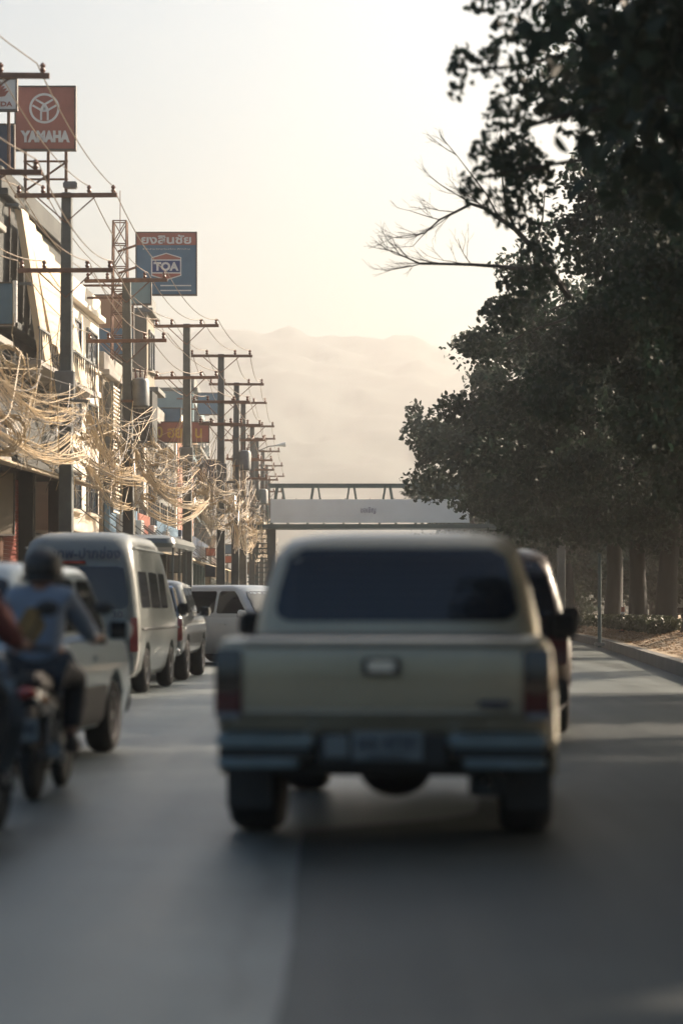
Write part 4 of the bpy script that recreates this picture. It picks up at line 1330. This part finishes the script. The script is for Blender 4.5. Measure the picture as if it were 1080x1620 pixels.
# tailgate with rolled top edge and pressed lower edge
tg = panel([(-.715, .685), (.715, .685), (.715, 1.065), (-.715, 1.065)], .02, gp.fn_rear(gp.low, gp.bow[0]), off=.016, n=16, rows=8).build('tailgate', gold_paint, gp.root, smooth=True, angle=50)
q = gp.fn_rear(gp.low, gp.bow[0])
MB().tube([q(-.71 + 1.42 * j / 14, 1.055, .012) for j in range(15)], .024, 8).build('top_roll', gold_paint, tg, smooth=True, fix=False)
MB().tube([q(-.71 + 1.42 * j / 14, .70, .016) for j in range(15)], .020, 8).build('lower_lip', gold_paint, tg, smooth=True, fix=False)
MB().span((-.10, -.030, .895), (.10, .02, .985)).build('handle_recess', black_plastic, tg, bevel=.01)
MB().span((-.072, -.052, .915), (.072, -.020, .972)).build('handle', chrome, tg, bevel=.012)
MB().span((.50, -.010, .735), (.66, .03, .765)).build('badge', ink, tg, bevel=.004, seg=1)
gp.lamp([(.728, .66), (.868, .66), (.868, 1.03), (.728, 1.03)], lamp_dark, off=.022)
gp.lamp([(.730, .80), (.866, .80), (.866, 1.028), (.730, 1.028)], lamp_smoke, name='smoked_lens', off=.026)
gp.lamp([(.735, .665), (.862, .665), (.862, .70), (.735, .70)], lamp_clear, name='lamp_base', off=.027)
# stepped chrome bumper
for sd in (-1, 1):
    b = MB(); b.span((sd * .34, -.13, .530), (sd * .845, .10, .600)); k = b.build('bumper', dull_chrome, gp.root, bevel=.02, seg=3, smooth=True)
    MB().span((sd * .36, -.10, .475), (sd * .835, .10, .524)).build('bumper_step', black_plastic, k, bevel=.01)
    MB().span((sd * .42, -.12, .425), (sd * .84, .10, .474)).build('bumper_lower_bar', dull_chrome, k, bevel=.014, seg=3, smooth=True)
    MB().span((sd * .40, -.135, .606), (sd * .80, .06, .612)).build('tread', black_plastic, k)
MB().span((-.335, -.06, .43), (.335, .08, .60)).build('bumper_centre', black_plastic, gp.root, bevel=.02)
gp.plate(.035, -.065, .535, 'ผจ 4730', .36, .15, 'นครราชสีมา')
MB().span((-.29, -.085, .475), (-.165, -.062, .585)).build('sticker', plate_m, gp.root, bevel=.006, seg=1)
ub = MB(); ub.span((-.62, .25, .36), (.62, 4.6, .50)); ub.build('chassis', black_plastic, gp.root, bevel=.03)
d = MB(); d.ball((.02, 1.05, .34), (.20, .17, .15), 14, 10); d.tube([(-.75, 1.05, .36), (.75, 1.05, .36)], .055, 10); d.build('differential', black_plastic, gp.root, smooth=True, fix=False)
ex = MB(); ex.tube([(.52, .6, .32), (.53, .05, .31)], .035, 10); ex.span((.44, .3, .25), (.64, .9, .37)); ex.build('exhaust', black_plastic, gp.root, bevel=.01)
for sd in (-1, 1):
    MB().span((sd * .63, .62, .16), (sd * .87, .64, .46)).build('mud_flap', black_plastic, gp.root)
    MB().tube([(sd * (.887), 1.05 + .44 * math.cos(a), .38 + .44 * math.sin(a)) for a in [math.radians(-5 + 190 * k / 16) for k in range(17)]], .022, 6).build('wheel_flare', gold_paint, gp.root, smooth=True, fix=False)
    for y in (2.35, 3.05): MB().span((sd * .885, y, .88), (sd * .915, y + .18, .915)).build('door_handle', chrome, gp.root, bevel=.008)
gp.mirrors(3.15, 1.13, .86, black_plastic)
bl = MB(); bl.span((-.72, .18, 1.087), (.72, 1.44, 1.10)); bl.build('bed_cover', black_plastic, gp.root, bevel=.01)
gp.lamp([(.5, .78), (.82, .78), (.82, .95), (.55, .95)], lamp_clear, 'front', 'headlamp')

# ---- generic estate-shaped vehicle
def estate(name, label, cat, loc, heading, paint, Lc, Wc, Hc_, belt, rear_slope, hood, r=.33, lower=None, lampz=(.7, 1.0), rot=None, rail=False, bumper_m=None, plate_txt='กข 1284', group='vehicles in the queue', tuck=1.0, rake=.75):
    hw = Wc / 2
    low = [(.24, hw - .10, .14, Lc - .12, .12), (.32, hw - .04, .05, Lc - .05, .16), (.52, hw - .005, .0, Lc, .20), (belt - .22, hw, .02, Lc - .03, .20), (belt - .05, hw - .02, .05, Lc - .10, .18), (belt, hw - .05, .08, Lc - .22, .15)]
    cb = []
    zr = Hc_ - belt
    y1 = Lc - hood
    for t, dw, dy, dy1, rad in ((-.02, .06, 0, 0, .15), (.15, .075, .05, .18, .17), (.5, .14, .25, .46, .18), (.75, .195, .5, .70, .20), (.88, .24, .7, .86, .22), (.95, .31, .95, 1.0, .22), (.985, .44, 1.3, 1.2, .24), (1.0, .64, 1.9, 1.6, .16)):
        cb.append((belt + zr * t, hw - .06 - (dw - .06) * tuck, .10 + rear_slope * dy, y1 - dy1 * rake, rad))
    c = Car(name, label, cat, loc, heading, paint, low, cb, group=group, rot=rot)
    ax = [(.85, hw - .01), (Lc - .90, hw - .01)]
    c.body(ax, r); c.wheels(ax, r, .22)
    zg0, zg1 = belt + zr * .12, belt + zr * .80
    wg = interp(cb, zg1, 1) - .06; wb = interp(cb, zg0, 1) - .07
    c.glass('rear', [(-wb, zg0), (wb, zg0), (wg, zg1), (-wg, zg1)], .1, 'rear_window')
    c.glass('front', [(-wb, zg0), (wb, zg0), (wg, zg1), (-wg, zg1)], .1, 'windscreen')
    ya, yb = interp(cb, zg0, 2) + .32, interp(cb, zg0, 3) - .30
    yc, yd = interp(cb, zg1, 2) + .30, interp(cb, zg1, 3) - .28
    m1, m2 = ya + (yb - ya) * .32, ya + (yb - ya) * .66
    for (a, b, e, f) in ((ya, m1 - .04, yc, m1 - .04), (m1 + .04, m2 - .04, m1 + .04, m2 - .04), (m2 + .04, yb, m2 + .04, yd)):
        c.glass('side', [(a, zg0), (b, zg0), (f, zg1), (e, zg1)], .06)
    c.lamp([(hw * .72, lampz[0]), (hw * .95, lampz[0]), (hw * .95, lampz[1]), (hw * .74, lampz[1])], lamp_dark)
    c.lamp([(hw * .60, .62), (hw * .92, .66), (hw * .92, .80), (hw * .62, .78)], lamp_clear, 'front', 'headlamp')
    bm_ = bumper_m or black_plastic
    panel([(-hw * .96, .30), (hw * .96, .30), (hw * .96, .56), (-hw * .96, .56)], .08, c.fn_rear(low, c.bow[0]), off=.06, n=16).build('rear_bumper', bm_, c.root, smooth=True)
    panel([(-hw * .96, .30), (hw * .96, .30), (hw * .96, .54), (-hw * .96, .54)], .08, c.fn_front(low, c.bow[1]), off=.05, n=16).build('front_bumper', bm_, c.root, smooth=True)
    panel([(-hw * .5, .58), (hw * .5, .58), (hw * .5, .72), (-hw * .5, .72)], .04, c.fn_front(low, c.bow[1]), off=.02, n=10).build('grille', black_plastic, c.root, smooth=True)
    c.plate(0, interp(low, .7, 2) - .01, .70, plate_txt)
    c.mirrors(yb - .02, belt + .08, hw - .06, paint if paint is not maroon_paint else black_plastic)
    MB().span((-hw + .2, .2, .20), (hw - .2, Lc - .2, .30)).build('underbody', black_plastic, c.root, bevel=.03)
    for sd in (-1, 1):
        for y in (m1 + .25, m2 + .2):
            MB().span((sd * (hw - .01), y, belt - .17), (sd * (hw + .025), y + .18, belt - .135)).build('door_handle', paint, c.root, bevel=.008)
        if rail:
            MB().tube([(sd * (hw - .34), 1.0, Hc_ - .03), (sd * (hw - .34), 1.1, Hc_ + .03), (sd * (hw - .34), 2.8, Hc_ + .03), (sd * (hw - .34), 2.9, Hc_ - .03)], .02, 6).build('roof_rail', black_plastic, c.root, fix=False)
    return c

mr = estate('sport_utility_vehicle', 'dark maroon tall car hidden behind the right side of the gold pickup', 'car', (1.30, 23.4, 0), .066, maroon_paint, 4.6, 1.86, 1.86, 1.08, .5, 1.0, r=.37, plate_txt='ขก 925')
pc = estate('hatchback_car', 'pale grey car in front of the blue shirted motorcyclist', 'car', (-3.17, 17.6, 0), .10, pale_paint, 4.3, 1.78, 1.60, .98, .45, .70, r=.32, lampz=(.66, .92), plate_txt='กท 5510', tuck=.55, rake=.6)
wc = estate('sport_utility_vehicle', 'white car turned across the lane beyond the dark pickup', 'car', (-4.1, 56.5, 0), 0, white_paint, 4.7, 1.84, 1.80, 1.06, .4, 1.1, r=.36, rot=math.radians(-128))

for sd in (-1, 1):
    panel([(1.28, .27), (2.98, .27), (2.98, .60), (1.28, .60)], .03, pc.fn_side(pc.low, sd), off=.012).build('sill_cladding', black_plastic, pc.root, smooth=True)
# ---- passenger van
low = [(.24, .80, .14, 4.95, .12), (.34, .88, .06, 5.05, .15), (.60, .925, .02, 5.10, .18), (1.00, .94, .03, 5.08, .18), (1.10, .935, .04, 5.04, .18)]
cab = [(1.08, .934, .045, 5.03, .18), (1.30, .91, .06, 4.78, .18), (1.75, .85, .12, 4.35, .18), (2.05, .80, .20, 4.05, .20), (2.22, .76, .30, 3.85, .24), (2.32, .69, .46, 3.7, .26), (2.38, .55, .75, 3.4, .28), (2.395, .35, 1.2, 3.0, .2)]
van = Car('passenger_van', 'cream high roof passenger van with dark lettering above the rear window', 'van', (-3.86, 35.0, 0), .05, cream_paint, low, cab, cbow=(.05, .25), bow=(.05, .2))
AX = [(1.05, .93), (4.0, .93)]
van.body(AX, .34); van.wheels(AX, .34, .22)
van.glass('rear', [(-.77, 1.24), (.77, 1.24), (.71, 1.86), (-.71, 1.86)], .1, 'rear_window')
van.glass('front', [(-.75, 1.2), (.75, 1.2), (.66, 1.9), (-.66, 1.9)], .1, 'windscreen')
for (a, b) in ((.45, 1.5), (1.6, 2.7), (2.8, 3.6)):
    van.glass('side', [(a, 1.26), (b, 1.26), (b - .02, 1.80), (a + .04, 1.80)], .08)
van.lamp([(.80, .62), (.915, .62), (.905, 1.12), (.80, 1.12)], lamp_red)
panel([(-.86, .34), (.86, .34), (.86, .60), (-.86, .60)], .07, van.fn_rear(low, .05), off=.07, n=16).build('rear_bumper', grey_steel, van.root, smooth=True)
fnr = van.fn_rear(van.cab, .05)
z = 2.04; p = fnr(0, z, .012)
sl = math.atan((interp(cab, 2.2, 2) - interp(cab, 1.9, 2)) / .3)
lettering('กรุงเทพ-ปากช่อง', .3, ink, van.root, (0, p[1] - .035, z), fit=(1.28, .24), offset=.004, tilt=-sl)
MB().span((-.2, .10, 1.90), (.14, .16, 1.945)).build('stop_lamp', lamp_red, van.root, bevel=.01)
lettering('30', .2, ink, van.root, (.62, .0, 1.16), fit=(.16, .10))
van.plate(0, .02, .82, '30-0925', .4, .16)
MB().span((-.35, .01, .92), (.35, .045, .97)).build('tailgate_handle', chrome, van.root, bevel=.01)
van.mirrors(4.55, 1.25, .93, black_plastic)
MB().span((-.7, .2, .20), (.7, 4.9, .30)).build('underbody', black_plastic, van.root, bevel=.03)
for sd in (-1, 1):
    MB().tube([(sd * .945, .3, .95), (sd * .955, 4.7, .95)], .018, 6).build('side_rail', black_plastic, van.root, fix=False)
    MB().tube([(sd * .80, .42, 2.14), (sd * .79, 3.9, 2.14)], .016, 6).build('drip_rail', cream_paint, van.root, fix=False)

# ---- charcoal pickup ahead of the van
low = [(.44, .78, .12, 5.0, .10), (.52, .85, .05, 5.08, .13), (.72, .885, .03, 5.1, .15), (.95, .89, .03, 5.08, .15), (1.06, .875, .04, 5.02, .14), (1.12, .84, .08, 4.9, .10)]
cab = [(1.09, .83, 1.50, 3.75, .14), (1.20, .82, 1.52, 3.58, .15), (1.42, .77, 1.6, 3.3, .16), (1.60, .72, 1.68, 3.1, .18), (1.69, .69, 1.76, 2.95, .2), (1.74, .62, 1.86, 2.82, .22), (1.77, .45, 2.02, 2.65, .22)]
dp = Car('pickup_truck', 'charcoal pickup with sunlit flank between the van and the white car', 'pickup truck', (-3.60, 41.4, 0), .03, charcoal_paint, low, cab)
AX = [(1.05, .885), (4.2, .875)]
dp.body(AX, .37); dp.wheels(AX, .37, .25)
dp.glass('rear', [(-.68, 1.2), (.68, 1.2), (.60, 1.64), (-.60, 1.64)], .1, 'rear_window')
dp.glass('side', [(1.75, 1.2), (2.58, 1.2), (2.5, 1.62), (1.84, 1.62)], .08)
dp.glass('side', [(2.66, 1.2), (3.48, 1.2), (3.1, 1.62), (2.6, 1.62)], .08)
dp.glass('front', [(-.7, 1.2), (.7, 1.2), (.58, 1.65), (-.58, 1.65)], .1, 'windscreen')
panel([(-.70, .62), (.70, .62), (.70, 1.08), (-.70, 1.08)], .02, dp.fn_rear(low, .05), off=.014, n=14).build('tailgate', charcoal_paint, dp.root, smooth=True)
dp.lamp([(.73, .70), (.872, .70), (.872, 1.08), (.73, 1.08)], lamp_red)
MB().span((-.85, -.10, .44), (.85, .1, .58)).build('rear_bumper', chrome, dp.root, bevel=.03, seg=3, smooth=True)
MB().span((-.62, .25, .34), (.62, 4.6, .50)).build('chassis', black_plastic, dp.root, bevel=.03)
dp.plate(0, -.102, .51, 'บพ 3318', .34, .12)
dp.mirrors(3.2, 1.2, .86, chrome)
sb = MB()
for sd in (-1, 1): sb.tube([(sd * .7, 1.42, 1.1), (sd * .58, 1.36, 1.62)], .035, 8)
sb.tube([(-.58, 1.36, 1.62), (.58, 1.36, 1.62)], .035, 8)
sb.build('sports_bar', chrome, dp.root, smooth=True, fix=False)

# ---- passenger truck with a roofed bed (its roof shows above the charcoal pickup)
st_ = empty('roofed_passenger_truck', (-4.25, 48.4, 0), -.05, 'roofed passenger truck whose pale canopy shows right of the van', 'truck', 'vehicles in the queue')
low = [(.48, .80, .05, 5.3, .08), (.60, .86, .0, 5.4, .1), (.95, .87, .0, 5.4, .1), (1.02, .85, .02, 5.3, .08)]
t2 = Car('unused', None, None, (0, 0, 0), 0, sign_white, low, None)
bpy.data.objects.remove(t2.root); t2.root = st_
AX = [(1.2, .86), (4.4, .86)]
t2.body(AX, .36); t2.wheels(AX, .36, .22)
MB().loft([rring(.80, 3.35, 5.0, .14, 1.02, 0, .05), rring(.78, 3.4, 4.7, .15, 1.4, 0, .05), rring(.70, 3.5, 4.4, .16, 1.78, 0, .05)]).build('cabin', white_paint, st_, smooth=True)
MB().loft([rring(.93, -.3, 3.6, .2, 2.48, .03, .03), rring(.96, -.35, 3.7, .22, 2.56, .03, .03), rring(.92, -.3, 3.6, .2, 2.66, .03, .03), rring(.7, 0, 3.3, .2, 2.74, .03, .03)]).build('canopy_roof', cream_paint, st_, smooth=True)
for sd in (-1, 1):
    for y in (.05, 1.2, 2.3, 3.3):
        MB().tube([(sd * .86, y, .95), (sd * .88, y, 2.5)], .022, 6).build('canopy_post', cream_paint, st_, fix=False)
    MB().span((sd * .45, .1, 1.3), (sd * .80, 3.2, 1.36)).build('bench', black_plastic, st_, bevel=.02)
    MB().tube([(sd * .87, .05, 1.7), (sd * .87, 3.3, 1.7)], .018, 6).build('side_rail', cream_paint, st_, fix=False)
MB().span((-.9, -.55, .42), (.9, -.05, .48)).build('rear_step', grey_steel, st_, bevel=.01)
t2.lamp([(.66, .66), (.82, .66), (.82, .88), (.66, .88)], lamp_red)

# ---- white car parked beyond the trees, seen between the trunks
fc = estate('parked_car', 'white car glimpsed between the tree trunks on the far right', 'car', (right_x(10.5, 118), 118, .78), 0.3, white_paint, 4.2, 1.75, 1.5, .95, .6, 1.0, r=.31, group='vehicles beyond the trees')

# ------------------------------------------------------------------ motorcycles and riders
def motorcycle(label, loc, heading, panel_m):
    root = empty('motorcycle', loc, -heading, label, 'motorcycle', 'motorcycles in the queue')
    for y in (0.0, 1.24):
        t = MB(); t.lathe_x([(-.045, .235), (-.05, .25), (-.035, .285), (0, .295), (.035, .285), (.05, .25), (.045, .235)], (0, 0, 0), 30)
        o = t.build('wheel', rubber, root, smooth=True); o.location = (0, y, .295)
        rm = MB(); rm.lathe_x([(-.03, .215), (-.03, .24), (.03, .24), (.03, .215)], (0, 0, 0), 30)
        rm.lathe_x([(-.06, .02), (-.06, .05), (.06, .05), (.06, .02)], (0, 0, 0), 12)
        for k in range(10):
            a = 2 * math.pi * k / 10
            rm.tube([(0, .04 * math.cos(a), .04 * math.sin(a)), (0, .22 * math.cos(a + .2), .22 * math.sin(a + .2))], .006, 4)
        rm.build('rim', alloy, o, fix=False)
    MB().loft([[(x * w, y, z + h * v) for (x, v) in ((-1, -.5), (-.8, .5), (.8, .5), (1, -.5))] for (y, z, w, h) in ((-.20, .78, .08, .10), (0, .76, .13, .14), (.3, .74, .14, .13), (.62, .70, .10, .10), (.72, .70, .05, .06))]).build('seat', black_plastic, root, bevel=.03, seg=3, smooth=True)
    bd = MB(); bd.loft([[(x * w, y, z + h * v) for (x, v) in ((-1, 0), (-.8, .5), (.8, .5), (1, 0), (.7, -.5), (-.7, -.5))] for (y, z, w, h) in ((-.30, .70, .05, .06), (-.1, .64, .12, .16), (.3, .58, .13, .24), (.7, .52, .10, .26), (.92, .60, .07, .2))])
    bd.build('body_panel', panel_m, root, bevel=.02, seg=2, smooth=True)
    MB().loft([[(x * w, y + x * x * -.02, z) for x in (-1, -.5, .5, 1)] + [(x * w * .8, y + .06, z) for x in (1, -1)] for (z, y, w) in ((.35, .98, .14), (.6, .93, .22), (.85, .98, .16), (.95, 1.02, .10))]).build('leg_shield', panel_m, root, bevel=.01)
    MB().span((-.10, .3, .22), (.10, .75, .46)).build('engine', grey_steel, root, bevel=.05, seg=3, smooth=True)
    fk = MB()
    for sx in (-.075, .075): fk.tube([(sx, 1.24, .295), (sx, 1.06, .82)], .02, 8)
    fk.tube([(0, 1.06, .8), (0, 1.0, 1.0)], .03, 8)
    fk.build('fork', chrome, root, smooth=True, fix=False)
    sa = MB()
    for sx in (-.085, .085):
        sa.tube([(sx, 0, .295), (sx, .5, .34)], .02, 8); sa.tube([(sx, .02, .33), (sx, .14, .64)], .028, 8)
    sa.build('swing_arm', grey_steel, root, smooth=True, fix=False)
    MB().tube([(-.33, .90, 1.02), (-.15, .98, 1.03), (0, 1.0, 1.0), (.15, .98, 1.03), (.33, .90, 1.02)], .014, 8).build('handlebar', chrome, root, smooth=True, fix=False)
    for sx in (-1, 1):
        MB().tube([(sx * .25, .93, 1.025), (sx * .36, .885, 1.02)], .019, 8).build('grip', black_plastic, root, smooth=True, fix=False)
        mr_ = MB(); mr_.tube([(sx * .2, .96, 1.03), (sx * .30, .97, 1.20)], .007, 6); mr_.ball((sx * .33, .97, 1.24), (.065, .02, .045), 12, 8)
        mr_.build('mirror', black_plastic, root, smooth=True, fix=False)
        MB().ball((sx * .12, -.27, .66), (.03, .035, .025), 8, 6).build('indicator', lamp_amber, root, smooth=True)
    MB().ball((0, -.30, .70), (.075, .04, .04), 10, 8).build('tail_lamp', lamp_red, root, smooth=True)
    MB().tube([(0, -.16 - .02, .62), (0, -.30, .48), (0, -.33, .36)], [.05, .06, .065], 8).build('rear_mudguard', black_plastic, root, smooth=True, fix=False)
    pl = MB().span((-.10, -.40, .40), (.10, -.39, .54)).build('number_plate', plate_m, root, bevel=.004, seg=1)
    lettering('กวธ 482', .06, ink, pl, (0, -.404, .48), fit=(.16, .05))
    fm = MB(); fm.tube([(0, 1.24 + .33 * math.cos(a), .295 + .33 * math.sin(a)) for a in [math.radians(20 + 20 * k) for k in range(7)]], .05, 6); fm.build('front_mudguard', panel_m, root, smooth=True, fix=False)
    MB().tube([(.12, .5, .25), (.15, .2, .27), (.17, -.22, .34)], [.022, .045, .05], 10).build('exhaust', grey_steel, root, smooth=True, fix=False)
    MB().ball((0, 1.12, .92), (.09, .06, .08), 12, 8).build('headlamp', lamp_clear, root, smooth=True)
    for sx in (-1, 1): MB().tube([(sx * .10, .55, .30), (sx * .22, .55, .29)], .016, 6).build('foot_peg', black_plastic, root, fix=False)
    return root

def rider(label, loc, heading, shirt, emblem, helmet_m, look=0.0):
    root = empty('person', loc, -heading, label, 'person', 'motorcycle riders')
    V = []; E = []; Rr = []
    def v(p, r, par=None):
        V.append(p); Rr.append(r)
        if par is not None: E.append((par, len(V) - 1))
        return len(V) - 1
    pel = v((0, .22, .86), (.15, .12))
    s1 = v((0, .25, 1.02), (.145, .105), pel)
    s2 = v((0, .31, 1.20), (.165, .11), s1)
    s3 = v((0, .345, 1.32), (.12, .08), s2)
    nk = v((0, .375, 1.40), .055, s3)
    hd = v((0, .41, 1.47), (.07, .08), nk)
    ht = v((0, .42, 1.55), (.072, .088), hd)
    tp = v((0, .42, 1.60), (.05, .06), ht)
    ns = v((0, .515, 1.485), .014, hd)
    for sx in (-1, 1):
        sh = v((sx * .165, .335, 1.30), .066, s3)
        el = v((sx * .285, .50, 1.09), .047, sh)
        wr = v((sx * .305, .78, 1.03), .030, el)
        pm = v((sx * .305, .86, 1.045), (.036, .022), wr)
        for k in range(4):
            fx = sx * (.270 + .023 * k)
            a = v((fx, .905, 1.052 - .002 * k), .0095, pm)
            b = v((fx, .930, 1.030), .009, a)
            c = v((fx, .915, 1.003), .008, b)
            v((fx, .892, 1.000), .0075, c)
        a = v((sx * .262, .872, 1.030), .011, pm); b = v((sx * .258, .895, 1.003), .010, a); v((sx * .266, .912, .998), .008, b)
        hp = v((sx * .10, .25, .84), .105, pel)
        kn = v((sx * .19, .64, .78), .070, hp)
        an = v((sx * .17, .50, .38), .042, kn)
        v((sx * .18, .62, .335), (.04, .03), an)
    skin_obj('body', V, E, Rr, skin_m, root, 0)
    # shirt
    V = []; E = []; Rr = []
    a = v((0, .215, .83), (.175, .145)); b = v((0, .245, 1.02), (.175, .135), a); c = v((0, .305, 1.20), (.195, .14), b); d = v((0, .34, 1.325), (.145, .10), c); v((0, .365, 1.375), .07, d)
    for sx in (-1, 1):
        s = v((sx * .17, .335, 1.305), .088, d); m_ = v((sx * .23, .42, 1.20), .078, s); e = v((sx * .285, .50, 1.09), .068, m_)
        v((sx * .295, .64, 1.06), .058, e)
    sh_o = skin_obj('shirt', V, E, Rr, shirt, root, 0)
    V = []; E = []; Rr = []
    a = v((0, .22, .87), (.17, .145)); 
    for sx in (-1, 1):
        h = v((sx * .10, .25, .835), .122, a); k = v((sx * .19, .64, .78), .088, h); n_ = v((sx * .172, .515, .42), .062, k)
    skin_obj('trousers', V, E, Rr, trousers_m, root, 0)
    for sx in (-1, 1):
        MB().loft([[(sx * .18 + w * x, y, .29 + h * q) for (x, q) in ((-1, 0), (-.9, .6), (-.5, 1), (.5, 1), (.9, .6), (1, 0))] for (y, w, h) in ((.44, .035, .09), (.50, .045, .12), (.60, .05, .08), (.70, .045, .055), (.735, .02, .03))]).build('shoe', shoe_m, root, bevel=.01, smooth=True)
    hm = MB(); hm.ball((0, .42, 1.51), (.135, .155, .135), 20, 14)
    h = hm.build('helmet', helmet_m, root, smooth=True)
    MB().ball((0, .475, 1.49), (.122, .112, .09), 16, 10).build('visor', glass_dark, h, smooth=True)
    MB().tube([(.135 * math.cos(t), .42 + .155 * math.sin(t), 1.435) for t in [math.radians(180 + 180 * k / 16) for k in range(17)]], .018, 6).build('rim', black_plastic, h, smooth=True, fix=False)
    if emblem:
        mb = MB(); n = 10; vs = []; fs = []
        for i in range(n + 1):
            for j in range(n + 1):
                u = -1 + 2 * i / n; w = -1 + 2 * j / n
                # shield outline
                ww = .080 * math.sqrt(max(.02, 1 - .92 * w * w)) * (1 + .12 * math.cos(5 * w))
                vs.append((-.035 + u * ww, -.1, 1.13 + w * .115))
        for i in range(n):
            for j in range(n): fs.append((i * (n + 1) + j, (i + 1) * (n + 1) + j, (i + 1) * (n + 1) + j + 1, i * (n + 1) + j + 1))
        mb.add(vs, fs)
        o = mb.build('back_print', emblem_m, sh_o, smooth=True, fix=False)
        sw = o.modifiers.new('Shrinkwrap', 'SHRINKWRAP'); sw.target = sh_o; sw.wrap_method = 'PROJECT'; sw.use_project_x = False; sw.use_project_y = True; sw.use_positive_direction = True; sw.use_negative_direction = False; sw.offset = .004
        sw.wrap_mode = 'ABOVE_SURFACE'
    return root

bike_a = motorcycle('black motorcycle under the blue shirted rider', (-1.99, 15.6, 0), .03, charcoal_paint)
rider('rider in pale blue shirt with ochre back print and black helmet', (-1.99, 15.6, 0), .03, shirt_blue, True, black_plastic)
bike_b = motorcycle('motorcycle cut off by the left frame edge, nearest the camera', (-1.97, 12.3, 0), .03, charcoal_paint)
rider('rider in red jacket cut off by the left frame edge', (-2.05, 12.3, 0), .03, shirt_red, False, charcoal_paint)

# ------------------------------------------------------------------ haze: the air of the whole place
hm_ = bpy.data.materials.new('haze')
hm_.use_nodes = True
hn = hm_.node_tree
for nd in list(hn.nodes):
    if nd.type == 'BSDF_PRINCIPLED': hn.nodes.remove(nd)
pv_ = hn.nodes.new('ShaderNodeVolumePrincipled')
pv_.inputs['Color'].default_value = (0.92, 0.885, 0.86, 1)
pv_.inputs['Density'].default_value = HAZE_DENSITY
pv_.inputs['Anisotropy'].default_value = 0.80
hn.links.new(pv_.outputs[0], hn.nodes['Material Output'].inputs['Volume'])
hz_o = MB().span((-1140, -90, -1.1), (1140, 1540, MOUNT_TOP + 3.0)).build('haze', hm_)
tag(hz_o, 'pale warm haze hanging in the air over the street', 'haze', kind='stuff')
print('mount top', MOUNT_TOP)
